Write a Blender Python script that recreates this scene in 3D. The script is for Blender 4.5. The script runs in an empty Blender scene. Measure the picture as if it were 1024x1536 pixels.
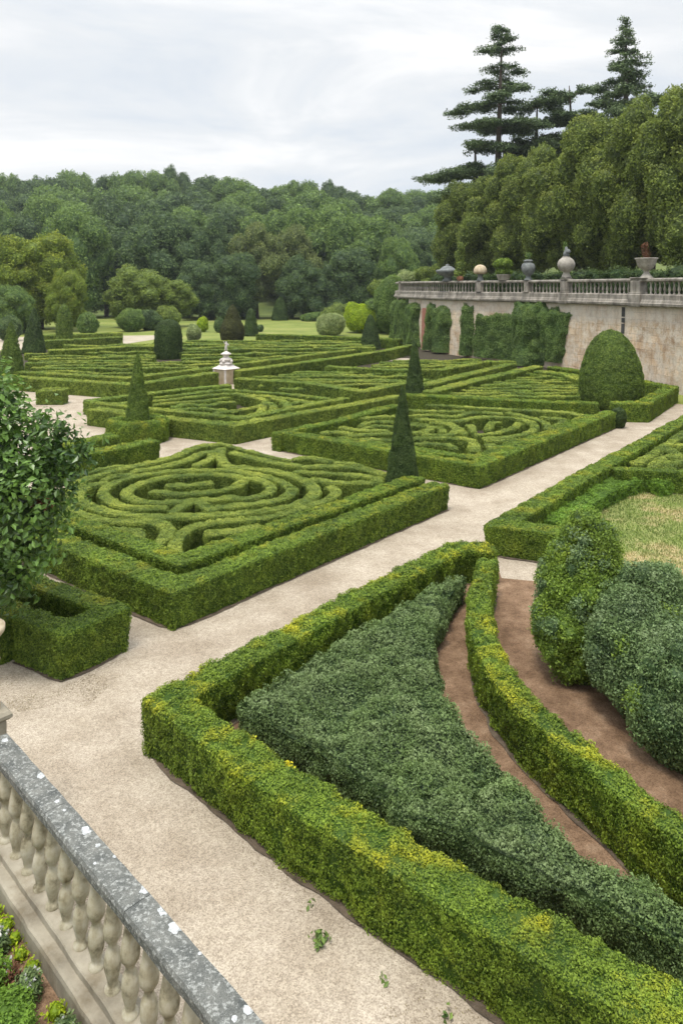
import bpy, math, random
import numpy as np
C = bpy.context.scene
HAZE = .0002
COL = C.collection
rng = np.random.default_rng(7)
R = math.radians

# ------------------------------------------------------------------ survey
F, HZ, H = 1094.0, 430.0, 6.5          # focal length (photo px), horizon row, eye height (m)
def at(x, y, z=0.0):
    d = F*(H-z)/(y-HZ)
    return ((x-512)/F*d, d)
def dep(x, d, y=None):                  # a point d metres out, in the column x, height from y
    return ((x-512)/F*d, d, 0 if y is None else H-(y-HZ)/F*d)
def G(a, b):                            # garden grid: a along the main path, b across it
    return (0.625*a-0.781*b, 0.781*a+0.625*b)
def P(pts, z): return [at(x, y, z) for x, y in pts]
def Zm(ox, oy, s, pts): return [(ox+x/s, oy+y/s) for x, y in pts]
def Z1(*p): return Zm(60, 640, 3.413, p)
def Z2(*p): return Zm(340, 640, 3.012, p)
def Z3(*p): return Zm(400, 570, 3.413, p)
def Z4(*p): return Zm(640, 570, 3.413, p)
def Z6(*p): return Zm(280, 440, 3.413, p)
def Z8(*p): return Zm(100, 540, 3.012, p)

# ------------------------------------------------------------------ noise
def _h(i, j, k):
    n = (i*73856093) ^ (j*19349663) ^ (k*83492791)
    n = (n ^ (n >> 13)) * 1274126177
    n = n ^ (n >> 16)
    return (n & 0xffff)/65535.0
def vnoise(p, s):
    q = np.asarray(p, dtype=np.float64)*s+1000.0
    i = np.floor(q).astype(np.int64); f = q-i; f = f*f*(3-2*f)
    r = 0
    for dx in (0, 1):
        for dy in (0, 1):
            for dz in (0, 1):
                w = (f[:, 0] if dx else 1-f[:, 0])*(f[:, 1] if dy else 1-f[:, 1])*(f[:, 2] if dz else 1-f[:, 2])
                r = r+w*_h(i[:, 0]+dx, i[:, 1]+dy, i[:, 2]+dz)
    return r*2-1
def fbm(p, s, o=3):
    r = 0; a = 1; t = 0
    for k in range(o):
        r = r+a*vnoise(p+k*17.3, s*2**k); t += a; a *= .5
    return r/t

# ------------------------------------------------------------------ mesh making
class MB:
    """collects polygons of any size"""
    def __init__(s): s.v = []; s.n = 0; s.idx = []; s.tot = []; s.mat = []; s.rnd = []; s.sm = []; s.sh = []
    def add(s, V, Fc, mat=0, rnd=0.5, smooth=False, sh=.5):
        V = np.asarray(V, dtype=np.float32).reshape(-1, 3); Fc = np.asarray(Fc, dtype=np.int32)
        m, k = Fc.shape
        s.v.append(V); s.idx.append((Fc+s.n).ravel()); s.tot.append(np.full(m, k, np.int32))
        s.mat.append(np.full(m, mat, np.int32)); s.sm.append(np.full(m, smooth, bool))
        s.rnd.append(np.broadcast_to(np.asarray(rnd, np.float32), (m,)).copy()); s.n += len(V)
        s.sh.append(np.broadcast_to(np.asarray(sh, np.float32), (m,)).copy())
        return s
    def mesh(s, name, mats):
        me = bpy.data.meshes.new(name)
        V = np.concatenate(s.v); I = np.concatenate(s.idx); T = np.concatenate(s.tot)
        me.vertices.add(len(V)); me.vertices.foreach_set('co', V.ravel())
        me.loops.add(len(I)); me.loops.foreach_set('vertex_index', I)
        me.polygons.add(len(T))
        st = np.zeros(len(T), np.int32); st[1:] = np.cumsum(T)[:-1]
        me.polygons.foreach_set('loop_start', st)
        try: me.polygons.foreach_set('loop_total', T)
        except Exception: pass
        for m in mats: me.materials.append(m)
        me.polygons.foreach_set('material_index', np.concatenate(s.mat))
        me.polygons.foreach_set('use_smooth', np.concatenate(s.sm))
        a = me.attributes.new('rnd', 'FLOAT', 'FACE'); a.data.foreach_set('value', np.concatenate(s.rnd))
        a = me.attributes.new('shoots', 'FLOAT', 'FACE'); a.data.foreach_set('value', np.concatenate(s.sh))
        me.update(calc_edges=True)
        return me
    def obj(s, name, mats, parent=None, loc=None):
        me = s.mesh(name, mats if isinstance(mats, (list, tuple)) else [mats])
        o = bpy.data.objects.new(name, me); COL.objects.link(o)
        if loc is not None: o.location = loc
        if parent: o.parent = parent
        return o
    # plain solids
    def box(s, x0, x1, y0, y1, z0, z1, M=None, mat=0, bev=0.0):
        b = bev
        if b <= 0:
            V = np.array([[x, y, z] for z in (z0, z1) for y in (y0, y1) for x in (x0, x1)], float)
            Fc = [[0, 2, 3, 1], [4, 5, 7, 6], [0, 1, 5, 4], [2, 6, 7, 3], [0, 4, 6, 2], [1, 3, 7, 5]]
        else:                      # chamfered top and bottom edges: stacked rings
            ring = lambda i, z: [[x0+i, y0+i, z], [x1-i, y0+i, z], [x1-i, y1-i, z], [x0+i, y1-i, z]]
            V = np.array(ring(b, z0)+ring(0, z0+b)+ring(0, z1-b)+ring(b, z1), float)
            Fc = [[3, 2, 1, 0], [12, 13, 14, 15]]
            for k in range(3):
                for i in range(4):
                    j = (i+1) % 4; Fc.append([k*4+i, k*4+j, k*4+4+j, k*4+4+i])
        if M is not None: V = V@M[0].T+M[1]
        return s.add(V, Fc, mat)
    def lathe(s, prof, n=16, c=(0, 0), z=0, mat=0, smooth=True, sx=1, sy=1, jit=0):
        prof = np.array(prof, float); m = len(prof)
        t = np.arange(n)/n*2*math.pi
        V = np.zeros((m, n, 3)); V[:, :, 0] = c[0]+prof[:, :1]*np.cos(t)*sx; V[:, :, 1] = c[1]+prof[:, :1]*np.sin(t)*sy
        V[:, :, 2] = z+prof[:, 1:2]
        Fc = grid_faces(m, n, wrap=True)
        return s.add(V.reshape(-1, 3), Fc, mat, smooth=smooth)
    def tube(s, pts, rad, n=8, mat=0):
        pts = np.array(pts, float); rad = np.broadcast_to(np.array(rad, float), (len(pts),))
        T = np.gradient(pts, axis=0); T /= np.linalg.norm(T, axis=1)[:, None]+1e-9
        up = np.array([0.31, 0.2, .93]); A = np.cross(T, up); A /= np.linalg.norm(A, axis=1)[:, None]+1e-9
        B = np.cross(T, A); t = np.arange(n)/n*2*math.pi
        V = pts[:, None]+rad[:, None, None]*(A[:, None]*np.cos(t)[None, :, None]+B[:, None]*np.sin(t)[None, :, None])
        return s.add(V.reshape(-1, 3), grid_faces(len(pts), n, True), mat, smooth=True)

def grid_faces(m, n, wrap=False):
    i = np.arange(m-1)[:, None]; j = np.arange(n if wrap else n-1)[None, :]
    j2 = (j+1) % n
    return np.stack([i*n+j, i*n+j2, (i+1)*n+j2, (i+1)*n+j], -1).reshape(-1, 4)

def tag(o, label, cat, group=None, kind=None):
    if label: o['label'] = label
    if cat: o['category'] = cat
    if group: o['group'] = group
    if kind: o['kind'] = kind
    return o
def struct(o): o['kind'] = 'structure'; return o
def thing(name, label, cat, loc=(0, 0, 0), group=None, rz=0):
    o = bpy.data.objects.new(name, None); COL.objects.link(o); o.location = loc; o.rotation_euler = (0, 0, rz)
    o.empty_display_size = .2
    return tag(o, label, cat, group)
def copy_tree(o, loc, rz=0, sc=(1, 1, 1), label=None):
    c = o.copy(); COL.objects.link(c); c.location = loc; c.rotation_euler = (0, 0, rz); c.scale = sc
    if label: c['label'] = label
    for ch in list(o.children):
        d = ch.copy(); COL.objects.link(d); d.parent = c
    return c

# ------------------------------------------------------------------ materials
def newmat(name):
    m = bpy.data.materials.new(name); m.use_nodes = True
    nt = m.node_tree; nt.nodes.clear()
    return m, nt, nt.nodes, nt.links
def nd(ns, t, **kw):
    n = ns.new(t)
    for k, v in kw.items(): setattr(n, k, v)
    return n
def ramp(ns, stops, interp='LINEAR'):
    r = ns.new('ShaderNodeValToRGB'); r.color_ramp.interpolation = interp
    e = r.color_ramp.elements
    while len(e) < len(stops): e.new(.5)
    for k, (p, c) in enumerate(stops):
        e[k].position = p; e[k].color = (*c, 1) if len(c) == 3 else c
    return r
def noise_n(ns, ls, vec, scale, detail=3, rough=.5):
    n = ns.new('ShaderNodeTexNoise'); n.inputs['Scale'].default_value = scale; n.inputs['Detail'].default_value = detail
    n.inputs['Roughness'].default_value = rough
    ls.new(vec, n.inputs['Vector']); return n.outputs['Fac']
def mixc(ns, ls, fac, a, b, mode='MIX'):
    m = nd(ns, 'ShaderNodeMix', data_type='RGBA', blend_type=mode)
    for s, v in ((0, fac), (6, a), (7, b)):
        if hasattr(v, 'links'): ls.new(v, m.inputs[s])
        else: m.inputs[s].default_value = v if s == 0 else (*v, 1)
    return m.outputs[2]
LG = {}
def leafmat(name, dark, light, tip=None, tipfac=(.55, .75), tipscale=.6, trans=.3, rough=.55, brown=None, bscale=.9, bfac=(.66, .76), spec=.25):
    g_ = LG.get(name, 1.3); dark = tuple(min(.7, c*g_) for c in dark); light = tuple(min(.7, c*g_) for c in light)
    m, nt, ns, ls = newmat(name)
    at_ = nd(ns, 'ShaderNodeAttribute', attribute_name='rnd')
    r = ramp(ns, [(0.0, dark), (1.0, light)]); ls.new(at_.outputs['Fac'], r.inputs[0])
    tc = ns.new('ShaderNodeTexCoord'); col = r.outputs[0]
    geo = ns.new('ShaderNodeNewGeometry')
    n = noise_n(ns, ls, geo.outputs['Position'], .8, 3)
    rr = ramp(ns, [(.3, (.78,)*3), (.7, (1.2, 1.2, 1.1))]); ls.new(n, rr.inputs[0])
    col = mixc(ns, ls, 1.0, col, rr.outputs[0], 'MULTIPLY')
    if tip:
        n = noise_n(ns, ls, geo.outputs['Position'], tipscale, 4, .6)
        k = ramp(ns, [(tipfac[0], (0, 0, 0)), (tipfac[1], (1, 1, 1))]); ls.new(n, k.inputs[0])
        mm = nd(ns, 'ShaderNodeMath', operation='MULTIPLY'); ls.new(k.outputs[0], mm.inputs[0]); 
        m2 = nd(ns, 'ShaderNodeMath', operation='MULTIPLY_ADD'); ls.new(at_.outputs['Fac'], m2.inputs[0]); m2.inputs[1].default_value = .9; m2.inputs[2].default_value = .15
        ls.new(m2.outputs[0], mm.inputs[1])
        ta = nd(ns, 'ShaderNodeAttribute', attribute_name='shoots'); m3 = nd(ns, 'ShaderNodeMath', operation='MULTIPLY'); ls.new(ta.outputs['Fac'], m3.inputs[0]); ls.new(mm.outputs[0], m3.inputs[1])
        col = mixc(ns, ls, m3.outputs[0], col, tip)
    if brown:
        n = noise_n(ns, ls, geo.outputs['Position'], bscale, 4, .65)
        k = ramp(ns, [(bfac[0], (0, 0, 0)), (bfac[1], (.7, .7, .7))]); ls.new(n, k.inputs[0])
        col = mixc(ns, ls, k.outputs[0], col, brown)
    b = ns.new('ShaderNodeBsdfPrincipled'); ls.new(col, b.inputs['Base Color']); b.inputs['Roughness'].default_value = rough
    b.inputs['Specular IOR Level'].default_value = spec
    t = ns.new('ShaderNodeBsdfTranslucent'); ls.new(col, t.inputs['Color'])
    mx = ns.new('ShaderNodeMixShader'); mx.inputs[0].default_value = trans
    ls.new(b.outputs[0], mx.inputs[1]); ls.new(t.outputs[0], mx.inputs[2])
    o = ns.new('ShaderNodeOutputMaterial'); ls.new(mx.outputs[0], o.inputs[0])
    return m
def solidmat(name, stops, scale, detail=6, rough=.85, bump=.3, bscale=None, streak=None, vor=None, distance=.02, extra=None):
    """stone, soil, bark ...: colour from layered noise, with bump"""
    m, nt, ns, ls = newmat(name)
    geo = ns.new('ShaderNodeNewGeometry'); pos = geo.outputs['Position']
    n = noise_n(ns, ls, pos, scale, detail, .62)
    r = ramp(ns, stops); ls.new(n, r.inputs[0]); col = r.outputs[0]
    if streak:
        mp = ns.new('ShaderNodeMapping'); mp.inputs['Scale'].default_value = (1, 1, streak[1]); ls.new(pos, mp.inputs['Vector'])
        n2 = noise_n(ns, ls, mp.outputs[0], streak[0], 5, .65)
        r2 = ramp(ns, [(streak[2], streak[4]), (streak[3], (1, 1, 1))]); ls.new(n2, r2.inputs[0])
        col = mixc(ns, ls, 1.0, col, r2.outputs[0], 'MULTIPLY')
    if extra: col = extra(ns, ls, pos, col)
    b = ns.new('ShaderNodeBsdfPrincipled'); ls.new(col, b.inputs['Base Color']); b.inputs['Roughness'].default_value = rough
    b.inputs['Specular IOR Level'].default_value = .25
    n3 = noise_n(ns, ls, pos, bscale or scale*4, 6, .7)
    bp = ns.new('ShaderNodeBump'); bp.inputs['Strength'].default_value = bump; bp.inputs['Distance'].default_value = distance
    ls.new(n3, bp.inputs['Height']); ls.new(bp.outputs[0], b.inputs['Normal'])
    o = ns.new('ShaderNodeOutputMaterial'); ls.new(b.outputs[0], o.inputs[0])
    return m

YG = (.46, .40, .02)
M = {}
M['box'] = leafmat('box_leaves', (.040, .078, .012), (.180, .255, .032), tip=(.46, .44, .04), tipfac=(.50, .72), tipscale=1.8, brown=(.17, .13, .05), bfac=(.72, .88))
M['boxbright'] = leafmat('bright_box_leaves', (.030, .065, .008), (.175, .245, .028), tip=(.58, .54, .03), tipfac=(.50, .70), tipscale=1.7, brown=(.16, .12, .05), bscale=2.2, bfac=(.72, .86))
M['boxfar'] = leafmat('parterre_leaves', (.050, .09, .018), (.215, .285, .048), tip=(.48, .50, .08), tipfac=(.42, .66), tipscale=.35, brown=(.14, .11, .05), bfac=(.68, .8))
M['scroll'] = leafmat('scroll_leaves', (.050, .092, .018), (.215, .28, .05), tip=(.46, .49, .09), tipfac=(.40, .66), tipscale=.8, brown=(.15, .11, .05), bfac=(.68, .8))
M['blue'] = leafmat('blue_green_leaves', (.018, .042, .012), (.150, .215, .070), tip=(.24, .31, .13), tipfac=(.45, .68), tipscale=2.5, spec=.35)
M['grey'] = leafmat('grey_green_leaves', (.022, .055, .018), (.165, .235, .09), tip=(.32, .40, .20), tipfac=(.48, .72), tipscale=2, spec=.35)
M['bushg'] = leafmat('fresh_bush_leaves', (.055, .10, .018), (.19, .27, .04), tip=(.30, .36, .03), tipfac=(.5, .75), tipscale=2)
M['yew'] = leafmat('yew_leaves', (.020, .042, .012), (.075, .115, .030), tip=(.10, .13, .05), tipfac=(.5, .8), tipscale=3)
M['yewlight'] = leafmat('light_yew_leaves', (.035, .068, .012), (.14, .20, .035), tip=(.22, .27, .05), tipfac=(.5, .8), tipscale=1.5)
M['yewbrown'] = leafmat('brownish_yew_leaves', (.03, .035, .010), (.085, .09, .025))
M['magnolia'] = leafmat('broad_glossy_leaves', (.018, .048, .010), (.115, .205, .035), tip=(.26, .38, .06), tipfac=(.58, .75), tipscale=2.5, rough=.32, spec=.5, trans=.25)
M['tree_dark'] = leafmat('dark_forest_leaves', (.020, .044, .020), (.135, .195, .070), tip=(.18, .25, .08), tipscale=.15)
M['tree_mid'] = leafmat('mid_forest_leaves', (.04, .08, .024), (.18, .26, .065), tip=(.25, .33, .07), tipscale=.15)
M['tree_olive'] = leafmat('olive_tree_leaves', (.06, .095, .022), (.23, .29, .06), tip=(.32, .36, .07), tipscale=.2)
M['tree_brown'] = leafmat('brownish_tree_leaves', (.048, .072, .024), (.19, .225, .07), tip=(.24, .26, .08), tipscale=.2)
M['tree_yellow'] = leafmat('yellowing_tree_leaves', (.065, .105, .014), (.22, .28, .035), tip=(.40, .40, .04), tipfac=(.45, .7), tipscale=.25)
M['tree_row'] = leafmat('clipped_lime_leaves', (.026, .046, .010), (.185, .235, .045), tip=(.34, .38, .07), tipfac=(.48, .66), tipscale=.55)
M['conifer'] = leafmat('cedar_needles', (.03, .055, .022), (.14, .19, .08), trans=.15)
M['pale'] = leafmat('pale_shrub_leaves', (.13, .18, .06), (.34, .38, .17))
M['lime'] = leafmat('lime_shrub_leaves', (.12, .20, .01), (.36, .44, .02))
M['ivy'] = leafmat('ivy_leaves', (.028, .060, .016), (.17, .25, .07), tip=(.26, .33, .09), tipfac=(.5, .75), tipscale=.7, brown=(.20, .15, .08), bfac=(.68, .78))
M['green'] = leafmat('low_green_leaves', (.05, .10, .012), (.16, .27, .035), tip=(.24, .40, .04), tipscale=2)
M['red'] = leafmat('red_brown_leaves', (.07, .035, .018), (.17, .075, .04))
M['flower'] = leafmat('white_petals', (.6, .58, .58), (.8, .78, .8))
M['bark'] = solidmat('bark', [(.3, (.05, .038, .028)), (.7, (.16, .125, .095))], 6, bump=.8)

def gravel_extra(ns, ls, pos, col):
    v = nd(ns, 'ShaderNodeTexVoronoi', feature='F1'); v.inputs['Scale'].default_value = 75; ls.new(pos, v.inputs['Vector'])
    sx = ns.new('ShaderNodeSeparateColor'); ls.new(v.outputs['Color'], sx.inputs[0])
    r = ramp(ns, [(0, (.66, .63, .60)), (.5, (.98, .97, .96)), (1, (1.22, 1.21, 1.19))]); ls.new(sx.outputs[0], r.inputs[0])
    col = mixc(ns, ls, 1.0, col, r.outputs[0], 'MULTIPLY')
    n = noise_n(ns, ls, pos, .55, 6, .68); r = ramp(ns, [(.34, (.80, .775, .75)), (.56, (1.04, 1.04, 1.04))]); ls.new(n, r.inputs[0])
    col = mixc(ns, ls, 1.0, col, r.outputs[0], 'MULTIPLY')
    n = noise_n(ns, ls, pos, 12, 3, .6); r = ramp(ns, [(.35, (.88, .87, .86)), (.65, (1.06, 1.06, 1.06))]); ls.new(n, r.inputs[0])
    return mixc(ns, ls, 1.0, col, r.outputs[0], 'MULTIPLY')
M['gravel'] = solidmat('pale_gravel', [(.3, (.35, .295, .225)), (.7, (.47, .41, .33))], 1.2, rough=.95, bump=.6, bscale=60, distance=.012, extra=gravel_extra)
M['soil'] = solidmat('brown_soil', [(.3, (.125, .075, .042)), (.55, (.235, .150, .092)), (.75, (.34, .24, .16))], 2.5, rough=.95, bump=.8, bscale=30, extra=gravel_extra)
M['bedsoil'] = solidmat('leafy_bed_soil', [(.3, (.030, .026, .016)), (.7, (.075, .06, .038))], 5, rough=.95, bump=.8)
def grass_extra(ns, ls, pos, col):
    n = noise_n(ns, ls, pos, 40, 4, .7); r = ramp(ns, [(.3, (.65, .65, .6)), (.7, (1.3, 1.3, 1.25))]); ls.new(n, r.inputs[0])
    return mixc(ns, ls, 1.0, col, r.outputs[0], 'MULTIPLY')
M['lawn'] = solidmat('lawn_grass', [(.3, (.11, .145, .03)), (.5, (.18, .215, .045)), (.7, (.26, .265, .08))], .12, rough=.9, bump=.4, extra=grass_extra)
M['drylawn'] = solidmat('dry_lawn_soil', [(.36, (.14, .19, .04)), (.5, (.24, .25, .09)), (.62, (.46, .34, .20))], .45, rough=.9, bump=.4, extra=grass_extra)
M['ground'] = solidmat('rough_grass', [(.3, (.05, .075, .02)), (.7, (.13, .16, .04))], .1, rough=.95, bump=.4, extra=grass_extra)
M['dryblade'] = leafmat('dry_grass_blades', (.07, .12, .02), (.20, .25, .06), tip=(.70, .46, .26), tipfac=(.50, .60), tipscale=.45)
M['sand'] = solidmat('pale_sand_path', [(.3, (.34, .29, .21)), (.7, (.44, .38, .29))], .5)

def wall_extra(ns, ls, pos, col):
    # courses of weathered masonry, bare brick patches, lime wash
    geo = ns.new('ShaderNodeUVMap')
    br = ns.new('ShaderNodeTexBrick'); ls.new(geo.outputs[0], br.inputs['Vector'])
    br.inputs['Scale'].default_value = 1; br.inputs['Brick Width'].default_value = 1.1; br.inputs['Row Height'].default_value = .48
    br.inputs['Mortar Size'].default_value = .022; br.inputs['Mortar Smooth'].default_value = .6
    br.inputs['Color1'].default_value = (.80, .76, .73, 1); br.inputs['Color2'].default_value = (1.15, 1.12, 1.08, 1); br.inputs['Mortar'].default_value = (.50, .46, .42, 1)
    n = noise_n(ns, ls, pos, .45, 4, .6); k = ramp(ns, [(.36, (.25, .25, .25)), (.52, (1, 1, 1))]); ls.new(n, k.inputs[0])
    masked = mixc(ns, ls, k.outputs[0], (1, 1, 1), br.outputs[0])
    col = mixc(ns, ls, 1.0, col, masked, 'MULTIPLY')
    n = noise_n(ns, ls, pos, 1.1, 6, .72); k = ramp(ns, [(.42, (0, 0, 0)), (.58, (.8, .8, .8))]); ls.new(n, k.inputs[0])
    col = mixc(ns, ls, k.outputs[0], col, (.60, .54, .45))
    n = noise_n(ns, ls, pos, 4.5, 6, .75); k = ramp(ns, [(.3, (.68, .62, .56)), (.55, (1.05, 1.04, 1.02))]); ls.new(n, k.inputs[0])
    col = mixc(ns, ls, .8, col, k.outputs[0], 'MULTIPLY')
    # pale lime-washed band under the cornice, with runs
    sp = ns.new('ShaderNodeSeparateXYZ'); ls.new(pos, sp.inputs[0])
    ad = nd(ns, 'ShaderNodeMath', operation='MULTIPLY_ADD'); n2 = noise_n(ns, ls, pos, .9, 5, .6); ls.new(n2, ad.inputs[0]); ad.inputs[1].default_value = 1.2; ls.new(sp.outputs[2], ad.inputs[2])
    k = ramp(ns, [(0, (0, 0, 0)), (1, (1, 1, 1))]); mr = ns.new('ShaderNodeMapRange'); mr.inputs[1].default_value = 4.6; mr.inputs[2].default_value = 4.95
    ls.new(ad.outputs[0], mr.inputs[0]); ml = nd(ns, 'ShaderNodeMath', operation='MULTIPLY'); ls.new(mr.outputs[0], ml.inputs[0]); ml.inputs[1].default_value = .4
    return mixc(ns, ls, ml.outputs[0], col, (.60, .55, .49))
M['wall'] = solidmat('weathered_wall', [(.30, (.44, .31, .20)), (.5, (.60, .475, .34)), (.68, (.68, .58, .45))], .38, rough=.9, bump=.7, bscale=9, distance=.04,
                     streak=(1.6, .13, .34, .52, (.66, .60, .53)), extra=wall_extra)
M['wallstone'] = solidmat('grey_cornice_stone', [(.3, (.17, .155, .135)), (.5, (.31, .28, .24)), (.72, (.45, .41, .35))], 1.4, rough=.9, bump=.6, bscale=14,
                          streak=(2.2, .25, .3, .6, (.5, .48, .45)))
M['brickpatch'] = solidmat('bare_red_brick', [(.3, (.26, .10, .07)), (.7, (.42, .20, .14))], 3, bump=.6)
M['darkstone'] = solidmat('dark_slot_stone', [(.3, (.04, .04, .035)), (.7, (.09, .085, .08))], 3, bump=.5)
def lichen(ns, ls, pos, col):
    n = noise_n(ns, ls, pos, 28, 4, .7); k = ramp(ns, [(.52, (0, 0, 0)), (.62, (.75, .75, .75))]); ls.new(n, k.inputs[0])
    col = mixc(ns, ls, k.outputs[0], col, (.36, .365, .34))
    n = noise_n(ns, ls, pos, 90, 2, .7); k = ramp(ns, [(.35, (.7, .7, .7)), (.65, (1.22, 1.22, 1.22))]); ls.new(n, k.inputs[0])
    return mixc(ns, ls, 1.0, col, k.outputs[0], 'MULTIPLY')
M['railstone'] = solidmat('lichened_rail_stone', [(.3, (.075, .08, .075)), (.7, (.19, .19, .17))], 5, rough=.9, bump=.5, bscale=60, distance=.008, extra=lichen)
M['lichen'] = solidmat('white_lichen', [(.35, (.26, .27, .26)), (.6, (.56, .57, .57))], 45, rough=.9, bump=.3)
M['baluster'] = solidmat('aged_limestone', [(.34, (.17, .145, .09)), (.48, (.37, .33, .23)), (.7, (.50, .46, .36))], 7, rough=.85, bump=.4, bscale=45, distance=.006,
                         streak=(9, .25, .3, .5, (.72, .68, .6)))
M['plinth'] = solidmat('plinth_limestone', [(.3, (.20, .175, .13)), (.5, (.31, .275, .21)), (.7, (.40, .36, .28))], 2.2, rough=.9, bump=.5, bscale=40, distance=.008,
                       streak=(3, .6, .32, .5, (.7, .66, .6)))
M['whitestone'] = solidmat('pale_statue_stone', [(.3, (.48, .43, .39)), (.7, (.72, .66, .62))], 5, rough=.8, bump=.4)
M['pedestal'] = solidmat('cream_pedestal_stone', [(.3, (.46, .37, .25)), (.7, (.62, .52, .38))], 2.5, rough=.85, bump=.4, streak=(2.5, .2, .35, .6, (.72, .68, .6)))
M['urn'] = solidmat('grey_urn_stone', [(.3, (.22, .20, .17)), (.7, (.46, .42, .36))], 3, rough=.9, bump=.5)
M['urndark'] = solidmat('dark_urn_stone', [(.3, (.10, .11, .11)), (.7, (.24, .25, .24))], 3, rough=.9, bump=.5)
M['terra'] = solidmat('terracotta', [(.3, (.22, .09, .05)), (.7, (.36, .17, .10))], 3, rough=.9)

# ------------------------------------------------------------------ foliage on a surface
CAMP = np.array([0, 0, H])
def leafsize(d, k=1.0): return np.clip((.0021*d if d is None else np.where(d < 11, .0024*d, .0264+.0014*(d-11)))*k, .019, .6)
def scatter(mb, V, Q, k=1.0, cover=1.5, jit=.035, tilt=.5, mat=0, quad=False, aspect=.62, clump=None, smin=None, smax=None, up=0.0, keep=None):
    """leaf-sized faces over the quad surface (V,Q); leaf size follows distance so detail is spent where it shows"""
    A, B, Cc, D = (V[Q[:, i]] for i in range(4))
    n1 = np.cross(Cc-A, D-B); ar = np.linalg.norm(n1, axis=1)*.5+1e-9; nn = n1/(2*ar[:, None])
    cen = (A+B+Cc+D)/4; d = np.linalg.norm(cen-CAMP, axis=1)
    s = leafsize(d, k)
    if smin: s = np.maximum(s, smin)
    if smax: s = np.minimum(s, smax)
    w = ar*cover/(.5*s*s*aspect*(2 if quad else 1))
    N = int(w.sum())
    if N < 3: return
    cw = np.cumsum(w); pick = np.searchsorted(cw, rng.random(N)*cw[-1])
    pick = np.minimum(pick, len(w)-1)
    u = rng.random((N, 1)); v = rng.random((N, 1))
    pos = (A[pick]*(1-u)+B[pick]*u)*(1-v)+(D[pick]*(1-u)+Cc[pick]*u)*v
    nr = nn[pick]; sz = s[pick]*rng.uniform(.7, 1.35, N)
    cl = vnoise(pos, clump or 9.0) if clump != 0 else np.zeros(N)
    out = rng.random(N)
    pos = pos+nr*((out-.55)*2*jit+cl*jit*1.3)[:, None]
    if keep is not None:
        kk = keep(pos); pos, nr, sz, cl, out = pos[kk], nr[kk], sz[kk], cl[kk], out[kk]; N = len(pos)
        if N < 3: return
    shoots = np.clip(.25+1.1*nr[:, 2], .05, 1)
    m = nr+tilt*rng.normal(size=(N, 3)); m[:, 2] += up
    m /= np.linalg.norm(m, axis=1)[:, None]
    t = np.cross(m, rng.normal(size=(N, 3))); t /= np.linalg.norm(t, axis=1)[:, None]+1e-9
    b = np.cross(m, t)
    h = sz[:, None]; a = aspect
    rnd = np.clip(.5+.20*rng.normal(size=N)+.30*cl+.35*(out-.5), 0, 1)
    if quad:
        mid = m*h*.12
        VV = np.stack([pos-t*h*.62, pos-b*h*a*.5+mid, pos+t*h*.62, pos+b*h*a*.5+mid], 1).reshape(-1, 3)
        FF = np.arange(N*4).reshape(-1, 4)
    else:
        VV = np.stack([pos-t*h*.5-b*h*a*.5, pos+t*h*.6, pos-t*h*.3+b*h*a*.6], 1).reshape(-1, 3)
        FF = np.arange(N*3).reshape(-1, 3)
    mb.add(VV, FF, mat, rnd, sh=shoots)

# ------------------------------------------------------------------ hedges
def resample(pts, step, smooth):
    pts = np.array(pts, float)
    if smooth and len(pts) > 2:
        q = np.vstack([2*pts[0]-pts[1], pts, 2*pts[-1]-pts[-2]]); out = []
        for i in range(1, len(q)-2):
            p0, p1, p2, p3 = q[i-1:i+3]; n = max(2, int(np.linalg.norm(p2-p1)/step))
            t = np.linspace(0, 1, n, endpoint=False)[:, None]
            out.append(.5*((2*p1)+(-p0+p2)*t+(2*p0-5*p1+4*p2-p3)*t*t+(-p0+3*p1-3*p2+p3)*t**3))
        out.append(pts[-1:]); return np.vstack(out)
    out = []
    for i in range(len(pts)-1):
        n = max(1, int(np.linalg.norm(pts[i+1]-pts[i])/step)); t = np.linspace(0, 1, n, endpoint=False)[:, None]
        out.append(pts[i]*(1-t)+pts[i+1]*t)
    out.append(pts[-1:]); return np.vstack(out)
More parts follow.
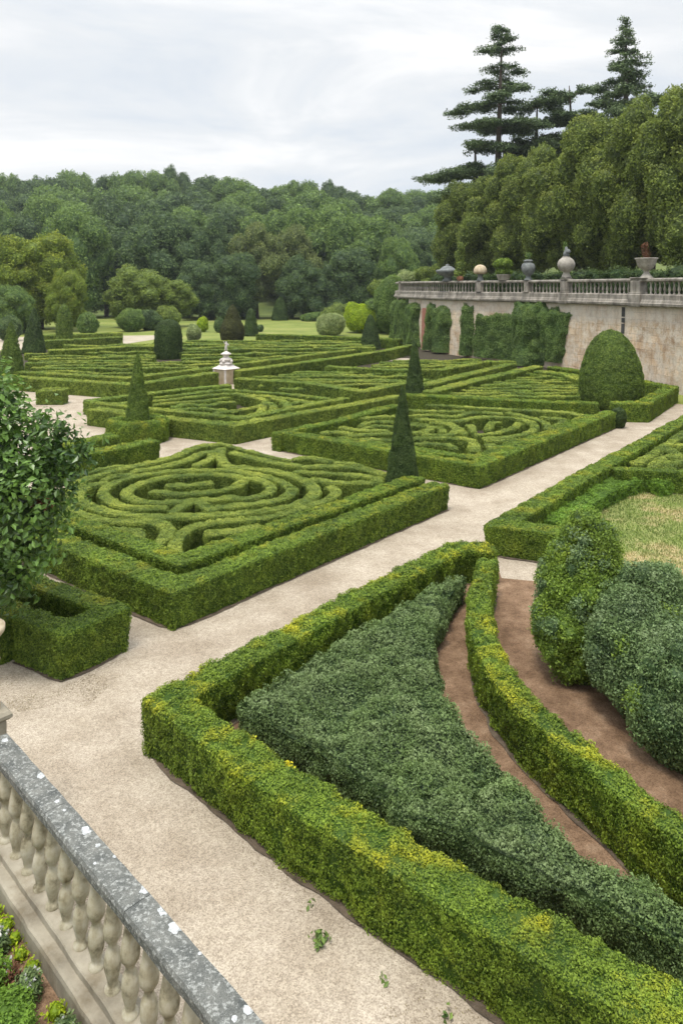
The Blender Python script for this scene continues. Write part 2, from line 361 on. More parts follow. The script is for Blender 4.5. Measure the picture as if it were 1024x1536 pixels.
def sweep(pts, w, h, step, smooth, rnd_top=.05, z0=0., taper=.06):
    p = resample(pts, step, smooth); n = len(p)
    d = np.diff(p, axis=0); d /= np.linalg.norm(d, axis=1)[:, None]+1e-9
    dp = np.vstack([d[:1], d]); dn = np.vstack([d, d[-1:]])
    tt = dp+dn; tt /= np.linalg.norm(tt, axis=1)[:, None]+1e-9
    cosh = np.clip((tt*dn).sum(1), .55, 1)
    nrm = np.stack([-tt[:, 1], tt[:, 0]], 1)/cosh[:, None]
    r = rnd_top; hw = w/2
    side = [(-(hw-taper), 0)]+[(-(hw-taper*(1-f)), h*f) for f in np.linspace(.12, 1-r/h, max(2, int((h-r)/max(step, .12))+1))]
    top = [(-hw+r*.3, h-r*.3)]+[(x, h) for x in np.linspace(-hw+r, hw-r, max(2, int((w-2*r)/max(step, .12))+1))]+[(hw-r*.3, h-r*.3)]
    prof = side+top+[(-x, z) for x, z in side[::-1]]
    prof = np.array(prof); m = len(prof)
    V = np.zeros((n, m, 3)); V[:, :, :2] = p[:, None, :]+nrm[:, None, :]*prof[None, :, :1]; V[:, :, 2] = z0+prof[None, :, 1]
    # end caps: rings pulled in to round the ends slightly
    def capring(e, dirv):
        c = V[e].copy(); c[:, :2] += dirv*r*.8; mid = p[e]
        c[:, :2] = mid+dirv*r*.8+(V[e][:, :2]-mid)*(1-r/hw*.8); c[:, 2] = z0+(V[e][:, 2]-z0)*(1-r*.6/h); return c
    a = capring(0, -d[0]); b = capring(-1, d[-1])
    V = np.concatenate([a[None], V, b[None]]); n += 2
    Q = grid_faces(n, m)
    Q = Q[:, ::-1]
    k = m//2; caps = []
    for i in range(k if m % 2 == 0 else k):
        j = m-1-i
        if j-1 > i:
            caps.append([i, i+1, j-1, j]); e = (n-1)*m; caps.append([e+j, e+j-1, e+i+1, e+i])
    Q = np.vstack([Q, np.array(caps)])
    return V.reshape(-1, 3), Q
def face_normals_out(V, Q):
    vn = np.zeros_like(V); n = np.cross(V[Q[:, 2]]-V[Q[:, 0]], V[Q[:, 3]]-V[Q[:, 1]])
    for i in range(4): np.add.at(vn, Q[:, i], n)
    return vn/(np.linalg.norm(vn, axis=1)[:, None]+1e-9)
NLEAF = [0]; SOILN = [0]
M['foot_soil_shade'] = solidmat('foot_soil_contact_shade', [(.3, (.055, .042, .028)), (.7, (.16, .12, .085))], 7, rough=.95, bump=.8)  # brown hedge-foot soil, coloured dark to paint in the contact shade too
def hedge(pts, label, group=None, w=.6, h=.75, mat='box', smooth=False, amp=.03, k=1.0, cover=1.5, name='clipped_hedge', cat='hedge', step=None, z0=0.0, jit=None, round_=.05):
    pts = np.array(pts, float)
    d = max(6, np.linalg.norm(pts.mean(0)))
    st = step or min(.45, max(.09, d*.0065))
    V, Q = sweep(pts, w, h, st if smooth else st, smooth, round_, z0)
    vn = face_normals_out(V, Q)
    dn = (fbm(V, 1.1, 2)*.9+fbm(V*[1, 1, .22], 5.5, 2)*1.25)*amp
    low = np.clip((V[:, 2]-z0)/.2, 0, 1)
    V = V+vn*dn[:, None]; V[:, 2] = np.maximum(V[:, 2], z0)
    mb = MB()
    core = V-vn*(.012+.0004*d)
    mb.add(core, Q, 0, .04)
    scatter(mb, V, Q, k=k, cover=cover, jit=jit or (.032 if d < 12 else .020), clump=9 if d < 20 else 5, tilt=.42)
    NLEAF[0] += mb.n
    o = mb.obj(name, M[mat])
    o.location = (0, 0, 0)
    tag(o, label, cat, group)
    if mat in ('box', 'boxbright') and z0 == 0 and d < 40 and cat == 'hedge':  # soil ribbon under border hedges; its dark colour doubles as contact shadow
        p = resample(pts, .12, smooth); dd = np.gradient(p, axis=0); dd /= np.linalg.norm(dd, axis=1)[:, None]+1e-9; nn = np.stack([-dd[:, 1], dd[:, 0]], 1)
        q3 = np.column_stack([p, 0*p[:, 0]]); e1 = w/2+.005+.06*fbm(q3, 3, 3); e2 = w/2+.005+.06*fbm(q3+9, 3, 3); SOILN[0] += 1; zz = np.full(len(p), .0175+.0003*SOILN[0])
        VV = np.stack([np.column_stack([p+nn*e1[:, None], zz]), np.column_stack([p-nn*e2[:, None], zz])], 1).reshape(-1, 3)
        struct(MB().add(VV, grid_faces(len(p), 2)[:, ::-1]).obj('soil_shade_strip', M['foot_soil_shade']))
    return o

def blob(mb, c, r, seedk, k=1.0, cover=1.4, amp=.12, jit=.1, n=(14, 20), sup=1.0, zmin=None, tilt=.8, clump=None, nscale=None, core=True, cap=1.0, mat=0, keep=None, smax=None, quad=False, up=0, aspect=.62):
    """ellipsoidal leafy mass"""
    c = np.array(c, float); r = np.array(r, float)*np.ones(3)
    ph = np.linspace(.02, math.pi-.02, n[0])[:, None]; th = np.linspace(0, 2*math.pi, n[1], endpoint=False)[None, :]
    x = np.sin(ph)*np.cos(th); y = np.sin(ph)*np.sin(th); z = np.cos(ph)*np.ones_like(th)
    D = np.stack([x, y, z], -1).reshape(-1, 3)
    ns = nscale or 1.3/ r.mean()
    f = 1+amp*fbm(D*r+seedk*7.7, ns, 4 if n[0] > 30 else 3)*2
    V = c+D*r*f[:, None]
    if zmin is not None: V[:, 2] = np.maximum(V[:, 2], zmin)
    Q = grid_faces(n[0], n[1], True)[:, ::-1]
    if core:
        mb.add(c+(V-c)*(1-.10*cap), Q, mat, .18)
    scatter(mb, V, Q, k=k, cover=cover, jit=jit, tilt=tilt, clump=clump or 2.5/r.mean(), mat=mat, keep=keep, smax=smax, quad=quad, up=up, aspect=aspect)
def revolve_surface(prof, n, c, z0=0, amp=.03, sq=1.0):
    prof = np.array(prof, float); t = np.arange(n)/n*2*math.pi
    V = np.zeros((len(prof), n, 3)); V[:, :, 0] = c[0]+prof[:, :1]*np.cos(t); V[:, :, 1] = c[1]+prof[:, :1]*np.sin(t); V[:, :, 2] = z0+prof[:, 1:2]
    V = V.reshape(-1, 3); Q = grid_faces(len(prof), n, True)
    vn = face_normals_out(V, Q); return V+vn*(fbm(V, 1.6, 3)*amp)[:, None], Q, vn
def topiary(prof, c, label, mat='yew', group=None, name='topiary_cone', k=1.0, z0=0., amp=.04, cover=1.6, n=28, extra=None):
    prof = np.array(prof, float)
    # resample the profile finely
    seg = np.concatenate([[0], np.cumsum(np.linalg.norm(np.diff(prof, axis=0), axis=1))]); m = max(12, int(seg[-1]/.18))
    s = np.linspace(0, seg[-1], m); prof = np.stack([np.interp(s, seg, prof[:, 0]), np.interp(s, seg, prof[:, 1])], 1)
    V, Q, vn = revolve_surface(prof, n, (0, 0), 0, amp)
    d = math.hypot(*c)
    Vw = V+np.array([c[0], c[1], z0])
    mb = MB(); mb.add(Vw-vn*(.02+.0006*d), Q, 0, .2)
    scatter(mb, Vw, Q, k=k*.9, cover=cover, jit=.014+.0004*d, clump=6, tilt=.42)
    Vs = mb
    for i in range(len(mb.v)): mb.v[i] = mb.v[i]-np.array([c[0], c[1], z0], np.float32)
    NLEAF[0] += mb.n
    o = mb.obj(name, M[mat], loc=(c[0], c[1], z0)); tag(o, label, 'topiary', group)
    if extra:                       # short bare stem
        st = MB(); st.tube([(0, 0, 0), (0, 0, extra)], [.07, .06]); st.obj('stem', M['bark'], o)
    return o


# ================================================================== THE SETTING
def height(x, y):
    """flat garden; a wooded slope rises behind it"""
    yy = y+0.10*x
    t = np.clip((yy-165)/150, 0, 1); t = t*t*(3-2*t)
    return t*24+0.6*vnoise(np.stack([x, y, 0*x], -1), .03)*np.clip((y-150)/60, 0, 1)
def sheet(name, poly, z, mat):
    """flat polygon in plan, a few mm above what is below"""
    me = bpy.data.meshes.new(name); me.from_pydata([(x, y, z) for x, y in poly], [], [list(range(len(poly)))]); me.update()
    if me.polygons[0].normal.z < 0: me.flip_normals()
    me.materials.append(M[mat]); o = bpy.data.objects.new(name, me); COL.objects.link(o); return struct(o)

gx = np.concatenate([np.linspace(-520, -200, 9), np.linspace(-180, 180, 61), np.linspace(200, 520, 9)])
gy = np.concatenate([np.linspace(-60, 130, 8), np.linspace(140, 420, 57), np.linspace(440, 760, 9)])
X, Y = np.meshgrid(gx, gy); V = np.stack([X.ravel(), Y.ravel(), height(X.ravel(), Y.ravel())], 1)
V[:, 2] -= .06
g = MB().add(V, grid_faces(len(gy), len(gx)), 0, smooth=True).obj('ground', M['ground']); struct(g)
struct(MB().add([(-110, 70, 0), (60, 70, 0), (60, 160, 0), (-110, 160, 0)], [[0, 1, 2, 3]]).obj('far_lawn', M['lawn'])).location.z = -.008
sheet('gravel_path', [(-60, 2), (40, 2), (40, 62), (7, 66), (-10, 72), (-60, 72)], 0.0, 'gravel')
# beds
def gpoly(a0, a1, b0, b1): return [G(a0, b0), G(a1, b0), G(a1, b1), G(a0, b1)]
sheet('near_parterre_bed', gpoly(9.0, 18.6, 11.2, 20.8), .004, 'bedsoil')
sheet('second_parterre_bed', gpoly(21.2, 33.4, 11.3, 20.3), .004, 'bedsoil')
sheet('front_bed', [at(x, y) for x, y in [(255, 1110), (340, 1050), (690, 870), (745, 850), (765, 900), (790, 990), (850, 1090), (1000, 1240), (1250, 1500), (1500, 1900), (1250, 1900)]], .004, 'soil')
sheet('shrub_bed', [at(x, y) for x, y in [(735, 866), (800, 872), (870, 960), (1024, 1080), (1400, 1350), (1500, 1600), (1300, 1580), (1130, 1390), (1000, 1275), (880, 1160), (800, 1060), (765, 980), (745, 900)]], .008, 'soil')
sheet('dry_lawn', [at(x, y) for x, y in [(800, 872), (880, 790), (905, 760), (945, 730), (975, 716), (1400, 716), (1700, 1100), (1400, 1350), (1024, 1080), (870, 960)]], .012, 'drylawn')
sheet('right_parterre_bed', [at(x, y) for x, y in [(740, 812), (890, 735), (1024, 668), (1400, 520), (1900, 620), (1500, 722), (960, 722), (900, 760), (860, 805), (850, 835)]], .016, 'bedsoil')
# ground under the far parterres
sheet('left_far_bed', [at(x, y) for x, y in [(-60, 574), (205, 583), (330, 565), (610, 524), (606, 512), (300, 512), (-60, 530)]], .004, 'bedsoil')
sheet('third_parterre_bed', [at(x, y) for x, y in [(130, 625), (352, 655), (606, 600), (520, 590), (344, 585), (130, 608)]], .004, 'bedsoil')
sheet('fourth_parterre_bed', [at(x, y) for x, y in [(352, 576), (545, 602), (640, 585), (760, 552), (660, 545), (560, 540)]], .004, 'bedsoil')
sheet('fifth_parterre_bed', [at(x, y) for x, y in [(610, 610), (900, 620), (930, 600), (880, 570), (800, 560), (640, 590)]], .004, 'bedsoil')
sheet('sand_path', [at(x, y) for x, y in [(-200, 508), (236, 503), (240, 508), (150, 522), (-200, 530)]], .008, 'sand')
sheet('wall_foot_bed', [(14.5, 46), (13, 55), (9, 61), (5, 68), (1.5, 76), (4, 84), (8, 84), (22, 60), (23, 44), (19.2, 44)], .008, 'bedsoil')
sheet('wall_foot_lawn', [G(43, 4), G(47, 4), G(47.5, 12.5), G(46, 14), G(43.2, 12.2)], .008, 'lawn')

# ------------------------------------------------------------------ HEDGES
BOX = 'box'
# front bed
hedge(P([(1105, 1575), (1024, 1530), (927, 1473), (754, 1372), (595, 1278), (430, 1175), (252, 1048), (330, 1003), (450, 940), (560, 882), (640, 841), (690, 818), (741, 822)], .75),
      'long bright green clipped hedge bordering the nearest bed, turning a corner by the gravel path', 'clipped hedges edging the beds', w=.53, mat='boxbright', amp=.045, cover=1.7)
hedge(P([(732, 838), (721, 880), (722, 940), (745, 998), (784, 1049), (831, 1090), (889, 1135), (950, 1190), (1024, 1243), (1140, 1330), (1300, 1440), (1500, 1575), (1750, 1740)], .78),
      'curved bright green hedge sweeping between two strips of brown soil', 'clipped hedges edging the beds', w=.40, h=.78, mat='boxbright', smooth=True, amp=.05, cover=1.7)
# near parterre borders
GB = 'clipped hedges edging the beds'
hedge([G(8.95, 21.0), G(9.02, 11.32), G(18.5, 11.1)], 'outer clipped border hedge of the near ring patterned parterre, sharp corner on the gravel', GB, w=.62, amp=.03)
hedge([G(9.95, 20.4), G(9.95, 12.3), G(18.75, 12.05)], 'inner border hedge of the near ring-patterned parterre, ending beside the dark cone', GB, w=.55, h=.74)
# second parterre
hedge([G(21.25, 20.0), G(21.25, 11.4), G(34.0, 11.35)], 'outer clipped border hedge of the second parterre, its corner jutting into the gravel crossing', GB, w=.6)
hedge(P([(508, 655), (590, 668), (712, 685), (805, 654), (885, 622)], .72), 'inner border hedge of the second parterre following its right hand edge', GB, w=.5, h=.72)
hedge(P([(415, 650), (452, 641), (508, 630), (552, 617), (596, 607)], .7), 'back left border hedge of the second parterre', GB, w=.55, h=.7)
hedge(P([(607, 591), (728, 597), (822, 602), (896, 604)], .8), 'straight hedge closing the back of the second parterre, slim cone to big dome', GB, w=.7, h=.8)
hedge([(13.1, 35.4), (14.5, 35.2), (18.5, 41.0), (17.7, 44.2)], 'angular hedge wrapping the right side of the big domed yew', GB, w=.75, h=.9)
# right block
hedge(P([(850, 797), (800, 790), (752, 784), (815, 748), (880, 709), (960, 665), (1040, 620), (1120, 576)], .75), 'clipped hedge along the right side of the gravel path, cornered at its near end', GB, w=.6)
hedge(P([(921, 702), (1024, 706), (1150, 712)], .72), 'short cross hedge between the dry lawn and the right hand parterre', GB, w=.35, h=.72)
hedge(P([(838, 782), (862, 758), (892, 737), (927, 721), (962, 714), (1000, 722)], .42), 'low loose bright green edging curving round the dry lawn', GB, w=.85, h=.42, mat='green', smooth=True, amp=.08, jit=.05, cover=1.7)
# left block
hedge(P([(-120, 800), (0, 853), (170, 910), (97, 941), (38, 918)], .8), 'U shaped clipped hedge at the left with a dark hollow inside, corner on the gravel', GB, w=.46, h=.8)
hedge(P([(22, 922), (-60, 885), (-140, 850)], .76), 'hedge cut by the left edge of the photo, beside the U shaped hedge', GB, w=.75, h=.76)
# behind the broad-leaved tree
hedge(P([(232, 659), (178, 670), (127, 678), (60, 690)], .9), 'taller straight hedge behind the broad-leaved tree, ending at the gravel crossing', GB, w=.65, h=.9)
hedge(P([(172, 652), (132, 659), (80, 668)], .8), 'short hedge behind the broad-leaved tree, next to the round hedge pot', GB, w=.7, h=.8)
hedge(P([(60, 584), (98, 584)], .8), 'small box shaped hedge on the pale gravel at far left', GB, w=1.0, h=.8, mat='boxfar')
# third parterre
hedge(P([(140, 612), (233, 624), (352, 636), (440, 620), (497, 611), (599, 593)], .78), 'outer hedge of the third parterre, cornered between the potted cone and the crossing', GB, w=.7, h=.78, mat='boxfar')
hedge(P([(140, 603), (233, 613), (365, 626), (440, 611), (519, 596)], .72), 'inner hedge of the third parterre behind its outer hedge', GB, w=.5, h=.72, mat='boxfar')
hedge(P([(130, 601), (200, 592), (286, 582), (344, 577)], .72), 'back left hedge of the third parterre in front of the statue pedestal', GB, w=.6, h=.72, mat='boxfar')
# far left parterre
hedge(P([(-30, 560), (48, 566), (199, 576), (322, 558)], .85), 'outer hedge of the far left parterre, running up to the statue pedestal', GB, w=.8, h=.85, mat='boxfar')
hedge(P([(-30, 553), (48, 558), (190, 566), (300, 553), (470, 531), (530, 524)], .8), 'inner hedge of the far left parterre', GB, w=.7, h=.8, mat='boxfar')
hedge(P([(356, 556), (485, 539), (580, 525), (615, 517)], .9), 'long hedge running from the statue pedestal back towards the ivy covered wall', GB, w=.8, h=.9, mat='boxfar')
hedge(P([(356, 567), (456, 573), (544, 586), (606, 574), (640, 568)], .85), 'angled hedge to the right of the statue pedestal', GB, w=.7, h=.85, mat='boxfar')
hedge(P([(633, 577), (700, 561), (766, 545)], .85), 'first of the two long diagonal hedges pointing at the tall ivy column', GB, w=.8, h=.85, mat='boxfar')
hedge(P([(643, 587), (720, 568), (806, 549)], .85), 'second, nearer one of the two long diagonal hedges pointing at the tall ivy column', GB, w=.8, h=.85, mat='boxfar')
hedge(P([(491, 549), (580, 554), (660, 554), (735, 541)], .8), 'hedge edging the small parterre in front of the ivy covered wall', GB, w=.7, h=.8, mat='boxfar')
hedge(P([(738, 542), (772, 542)], .8), 'short hedge stub at the foot of the ivy column', GB, w=.8, h=.8, mat='boxfar')
hedge(P([(806, 556), (850, 561), (876, 570)], .85), 'hedge behind the big domed yew along the wall foot', GB, w=.9, h=.85, mat='boxfar')
hedge(P([(828, 550), (878, 557)], .9), 'low dark hedge against the foot of the bare wall', GB, w=.9, h=.9, mat='box')
hedge(P([(388, 501), (485, 504), (600, 509)], 1.0), 'dark straight hedge separating the far parterres from the bright lawn', GB, w=1.2, h=1.0, mat='box')
hedge(P([(74, 525), (150, 522), (190, 519), (232, 519)], .9), 'low hedge along the far side of the left parterre beside the sand path', GB, w=1.2, h=.9, mat='boxfar')
hedge(P([(64, 503), (150, 500), (182, 499)], .9), 'far hedge strip on the lawn between the pointed yews', GB, w=1.4, h=.9, mat='boxfar')
hedge(P([(66, 511), (130, 508), (180, 505)], .9), 'second far hedge strip behind the sand path', GB, w=1.2, h=.9, mat='boxfar')

# scrollwork of the near parterre
S1 = 'scroll hedges of the near ring-patterned parterre'
def sc1(p, label, w=.40, sm=True, z=.6):
    return hedge(P(p, z), label, S1, w=w*.86, h=z, mat='scroll', smooth=sm, amp=.018, round_=.06, cover=1.6, k=.85)
sc1(Z1((650, 298), (760, 294), (880, 283)), 'short straight bar hedge at the very centre of the near parterre rings')
sc1(Z1((575, 325), (700, 340), (850, 332), (980, 308), (1040, 275), (1000, 250), (900, 240), (760, 243), (620, 260), (500, 295), (445, 335), (480, 366), (600, 383), (740, 377), (860, 370), (960, 362))+Z2((100, 319), (180, 298), (200, 268), (150, 238), (85, 230)),
    'innermost spiral hedge wound round the central bar of the near parterre')
sc1(Z1((650, 408), (520, 412), (400, 395), (325, 342), (365, 292), (480, 252), (650, 226), (850, 218), (1000, 222))+Z2((60, 203), (160, 218), (250, 246), (295, 285), (245, 322), (120, 345), (0, 356))+Z1((905, 405)),
    'middle ring hedge of the near parterre, open at the front')
sc1(Z1((345, 283), (250, 297), (195, 345), (250, 398), (400, 440), (650, 456), (850, 450), (1024, 436))+Z2((80, 385), (210, 368), (345, 338), (398, 285), (335, 232), (200, 196), (60, 181))+Z1((960, 196), (925, 150), (925, 108)),
    'large outer ring hedge of the near parterre, climbing to the far corner', w=.45)
sc1(Z1((905, 92), (860, 90), (800, 103), (700, 146), (560, 182), (430, 210), (300, 245), (190, 290), (140, 340), (125, 395), (190, 440), (300, 472), (450, 480), (580, 482), (640, 505), (650, 545), (600, 590), (510, 615)),
    'longest sweeping hedge down the left side of the near parterre', w=.46)
sc1(Z1((205, 240), (330, 212), (425, 195)), 'short slim hedge on the far left edge of the near parterre', w=.3)
sc1(Z1((470, 228), (600, 206), (740, 174), (830, 132), (880, 126), (872, 160), (800, 196)), 'hooked hedge below the far corner of the near parterre')
sc1(Z1((325, 268), (400, 246), (480, 236)), 'stubby hedge tucked outside the left rings of the near parterre', w=.36)
sc1(Z1((765, 382), (725, 405), (680, 432)), 'left one of the two short diagonal hedges at the front of the rings', sm=False)
sc1(Z1((800, 374), (835, 395), (885, 425)), 'right one of the two short diagonal hedges at the front of the rings', sm=False)
sc1(Z1((150, 490), (280, 512), (400, 525), (490, 530), (505, 556), (450, 578), (365, 580)), 'hairpin hedge in the front left corner of the near parterre')
sc1(Z1((690, 650), (695, 590), (745, 530), (850, 492), (1024, 470))+Z2((120, 413), (270, 386), (400, 345), (475, 316), (492, 286), (462, 268)), 'S shaped hedge along the front right of the near parterre, ending in a hook')
sc1(Z1((855, 545), (1000, 528))+Z2((80, 457), (150, 448)), 'straight short hedge filling the front right of the near parterre', w=.45)
sc1(Z2((20, 112), (100, 132), (220, 160), (350, 176), (500, 176), (620, 188), (718, 214)), 'upper long hedge of the right hand leaf shape in the near parterre', w=.42)
sc1(Z2((305, 200), (450, 206), (600, 218), (700, 233)), 'middle hedge of the right hand leaf shape in the near parterre', w=.36)
sc1(Z2((380, 236), (480, 246), (600, 250), (700, 243)), 'lower thick hedge of the right hand leaf shape in the near parterre', w=.42)
sc1(Z2((305, 143), (380, 138), (470, 156)), 'short fat hedge on the far right edge of the near parterre', w=.42)
sc1(Z2((-40, 72), (30, 88), (120, 112), (200, 135), (285, 150)), 'thin hedge along the far right edge of the near parterre, left of the fat one', w=.28)
sc1(Z2((485, 161), (550, 164), (615, 172)), 'thin hedge along the far right edge of the near parterre, right of the fat one', w=.28)

# scrollwork of the second parterre
S2 = 'scroll hedges of the second parterre'
def sc2(p, label, w=.42, sm=True, z=.6):
    return hedge(P(p, z), label, S2, w=w*.84, h=z, mat='scroll', smooth=sm, amp=.02, round_=.07, cover=1.3)
sc2(Z3((285, 268), (350, 262), (430, 272)), 'short fat hedge at the left end of the second parterre', w=.55)
sc2(Z3((380, 214), (450, 196), (560, 186), (660, 183), (819, 176), (960, 183), (1060, 162), (1200, 170)), 'long wavy hedge crossing the back of the second parterre')
sc2(Z3((820, 126), (910, 128), (1010, 136)), 'backmost straight hedge of the second parterre, behind the spire cone', w=.38)
sc2(Z3((720, 150), (820, 156), (1005, 156)), 'second straight hedge from the back of the second parterre', w=.38)
sc2(Z4((200, 136), (400, 146), (600, 156), (720, 164), (790, 178)), 'hedge along the back right edge of the second parterre', w=.5)
sc2(Z4((412, 165), (520, 188), (600, 212), (620, 245)), 'comma shaped hedge in the right half of the second parterre')
sc2(Z4((-60, 196), (60, 203), (150, 206), (230, 192), (330, 186), (450, 192), (545, 222), (530, 262), (420, 288), (290, 296)), 'big loop hedge enclosing the right hand rings of the second parterre', w=.46)
sc2(Z4((470, 216), (440, 242), (340, 268), (250, 276)), 'inner arc hedge in the right hand rings of the second parterre')
sc2(Z4((236, 262), (225, 230), (200, 228)), 'left short upright hedge inside the right hand rings', sm=False, w=.4)
sc2(Z4((310, 250), (330, 215), (370, 212)), 'right short upright hedge inside the right hand rings', sm=False, w=.4)
sc2(Z4((585, 186), (690, 198), (690, 215), (640, 238)), 'bent hedge at the right corner of the second parterre')
sc2(Z4((-70, 293), (80, 292), (200, 298), (240, 310)), 'front straight hedge of the second parterre, right of the spire cone')
sc2(Z4((240, 318), (244, 360)), 'stubby end hedge at the near corner of the second parterre, left one of two', sm=False, w=.55)
sc2(Z4((300, 303), (380, 308), (465, 304)), 'slim hedge inside the near right edge of the second parterre', w=.36)
sc2(Z4((320, 325), (345, 355)), 'stubby end hedge at the near corner of the second parterre, right one of two', sm=False, w=.55)
sc2(Z4((-60, 322), (60, 322), (120, 332), (138, 348)), 'hooked hedge at the front of the second parterre')
sc2(Z3((380, 240), (470, 252), (620, 255)), 'lower edge hedge of the left hand oval in the second parterre')
sc2(Z3((480, 232), (530, 212), (620, 206), (640, 212)), 'upper edge hedge of the left hand oval in the second parterre', w=.36)
sc2(Z3((500, 245), (560, 230), (640, 236)), 'core hedge of the left hand oval in the second parterre', w=.36)
sc2(Z3((590, 210), (700, 214), (800, 226), (840, 243), (790, 264), (650, 268), (520, 274), (420, 282)), 'hedge looping round the spire cone in the second parterre')
sc2(Z3((860, 212), (930, 225), (970, 250), (930, 275), (800, 276)), 'crescent hedge between the two ring figures of the second parterre')
sc2(Z3((480, 298), (640, 302), (800, 294)), 'front straight hedge of the second parterre, left of the spire cone')
sc2(Z4((20, 215), (100, 215), (160, 245), (190, 270)), 'slanting hedge left of the right hand rings in the second parterre')
sc2(Z4((-150, 215), (-60, 228), (60, 240), (80, 262)), 'short curved hedge just right of the spire cone')

# right hand parterre scrolls
S3 = 'scroll hedges of the right hand parterre'
def Z9(*p): return Zm(860, 620, 6.24, p)
def sc3(p, label, w=.42): return hedge(P(p, .62), label, S3, w=w, h=.62, mat='scroll', smooth=True, amp=.03, round_=.12)
sc3(Z9((575, 455), (700, 395), (800, 330), (920, 250), (1100, 130), (1300, 10)), 'long hedge beside the right hand path hedge, inside the right parterre')
sc3(Z9((745, 480), (800, 430), (880, 395), (960, 400), (1100, 425), (1300, 440)), 'curling hedge in the right parterre just above the cross hedge')
sc3(Z9((885, 485), (940, 450), (1020, 445), (1200, 475)), 'small rounded hedge in the near corner of the right parterre', w=.5)
sc3(Z9((850, 310), (930, 350), (1010, 400), (1150, 420)), 'hedge branching to the right edge of the photo in the right parterre')
sc3(Z9((960, 290), (1060, 300), (1250, 350)), 'bright hedge at the right edge of the photo in the right parterre')
sc3(Z9((1120, 240), (1300, 180), (1500, 60), (1700, -80)), 'outer sweeping hedge of the right parterre, mostly outside the photo')
sc3(Z9((1350, 420), (1500, 300), (1700, 180), (1900, 60)), 'inner sweeping hedge of the right parterre, wholly past the edge')

# thin rows of the far parterres
def rows(spec, group, who, z=.6, w=.55, mat='boxfar', ordn=('first', 'second', 'third', 'fourth', 'fifth', 'sixth', 'seventh', 'eighth', 'ninth', 'tenth', 'eleventh', 'twelfth', 'thirteenth', 'fourteenth')):
    """spec: [(y, x0, x1, slope)] listed from the front; each row may be broken in two or three"""
    for i, (y, x0, x1, sl) in enumerate(spec):
        n = 1 if x1-x0 < 90 else (2 if x1-x0 < 210 else 3)
        cuts = [x0]+sorted(x0+(x1-x0)*(k+rnd_.uniform(-.22, .22))/n for k in range(1, n))+[x1]
        for k in range(n):
            a, b = cuts[k], cuts[k+1]-(3 if k < n-1 else 0)
            m = max(3, int((b-a)/16)); ph = rnd_.uniform(0, 6.28); am = rnd_.uniform(.4, 1.5)
            if k: y2 = y+rnd_.uniform(-.8, .8)
            else: y2 = y
            pts = [(a+(b-a)*t/(m-1), y2+sl*((a+(b-a)*t/(m-1))-x0)+am*math.sin(ph+t*6.28/(m-1)*rnd_.choice((1, 1.4)))) for t in range(m)]
            part = ('' if n == 1 else (' left end' if k == 0 else (' right end' if k == n-1 else ' middle piece')))
            hedge(P(pts, z), 'thin hedge row, %s from the front%s, %s' % (ordn[i], ',' + part if part else '', who), group, w=w*rnd_.uniform(.72, .92), h=z, mat=mat, smooth=True, amp=.03, round_=.08, cover=1.1, step=.45)
rnd_ = random.Random(4)
rows([(555.5, 60, 215, .03), (551.5, 50, 296, .0), (548, 70, 330, -.006), (544.5, 40, 300, -.01), (541.5, 60, 226, -.01), (541.5, 278, 420, -.03), (537.5, 44, 232, -.012), (537, 274, 460, -.02), (533.5, 50, 232, 0), (532, 274, 500, -.022), (529.5, 40, 330, -.01)],
     'rows of the far left parterre', 'far left parterre', z=.62, w=.6)
rows([(524.5, 240, 560, -.012), (521, 272, 560, -.01), (517.5, 100, 540, -.002), (514, 230, 520, 0), (511, 280, 545, 0)],
     'rows of the farthest parterre', 'farthest parterre', z=.8, w=.9)
rows([(582, 420, 575, .01), (577.5, 390, 600, -.01), (573, 420, 610, -.01), (569, 400, 600, -.005), (565, 380, 620, -.006), (561.5, 420, 640, -.01), (558.5, 440, 650, -.01)],
     'rows of the parterre right of the statue', 'parterre right of statue', z=.55, w=.5)
rows([(549.5, 560, 690, .0), (546.5, 560, 715, .0), (543.5, 570, 720, -.01), (540.5, 590, 720, -.01)],
     'rows of the parterre before the ivy', 'small parterre before the ivy', z=.55, w=.6)
rows([(593.5, 655, 868, .0), (589, 668, 872, .0), (585, 690, 872, .0), (581, 700, 868, .0), (577, 722, 870, .0), (573, 740, 868, .0), (569.5, 760, 862, .0), (565.5, 775, 850, .0)],
     'rows of the parterre beside the dome', 'parterre beside the dome yew', z=.6, w=.5)
hedge(P([(778, 558), (840, 566), (874, 574), (872, 592)], .65), 'curved hedge edging the right side of the parterre beside the big dome', 'rows of the parterre beside the dome', w=.5, h=.65, mat='boxfar', smooth=True)
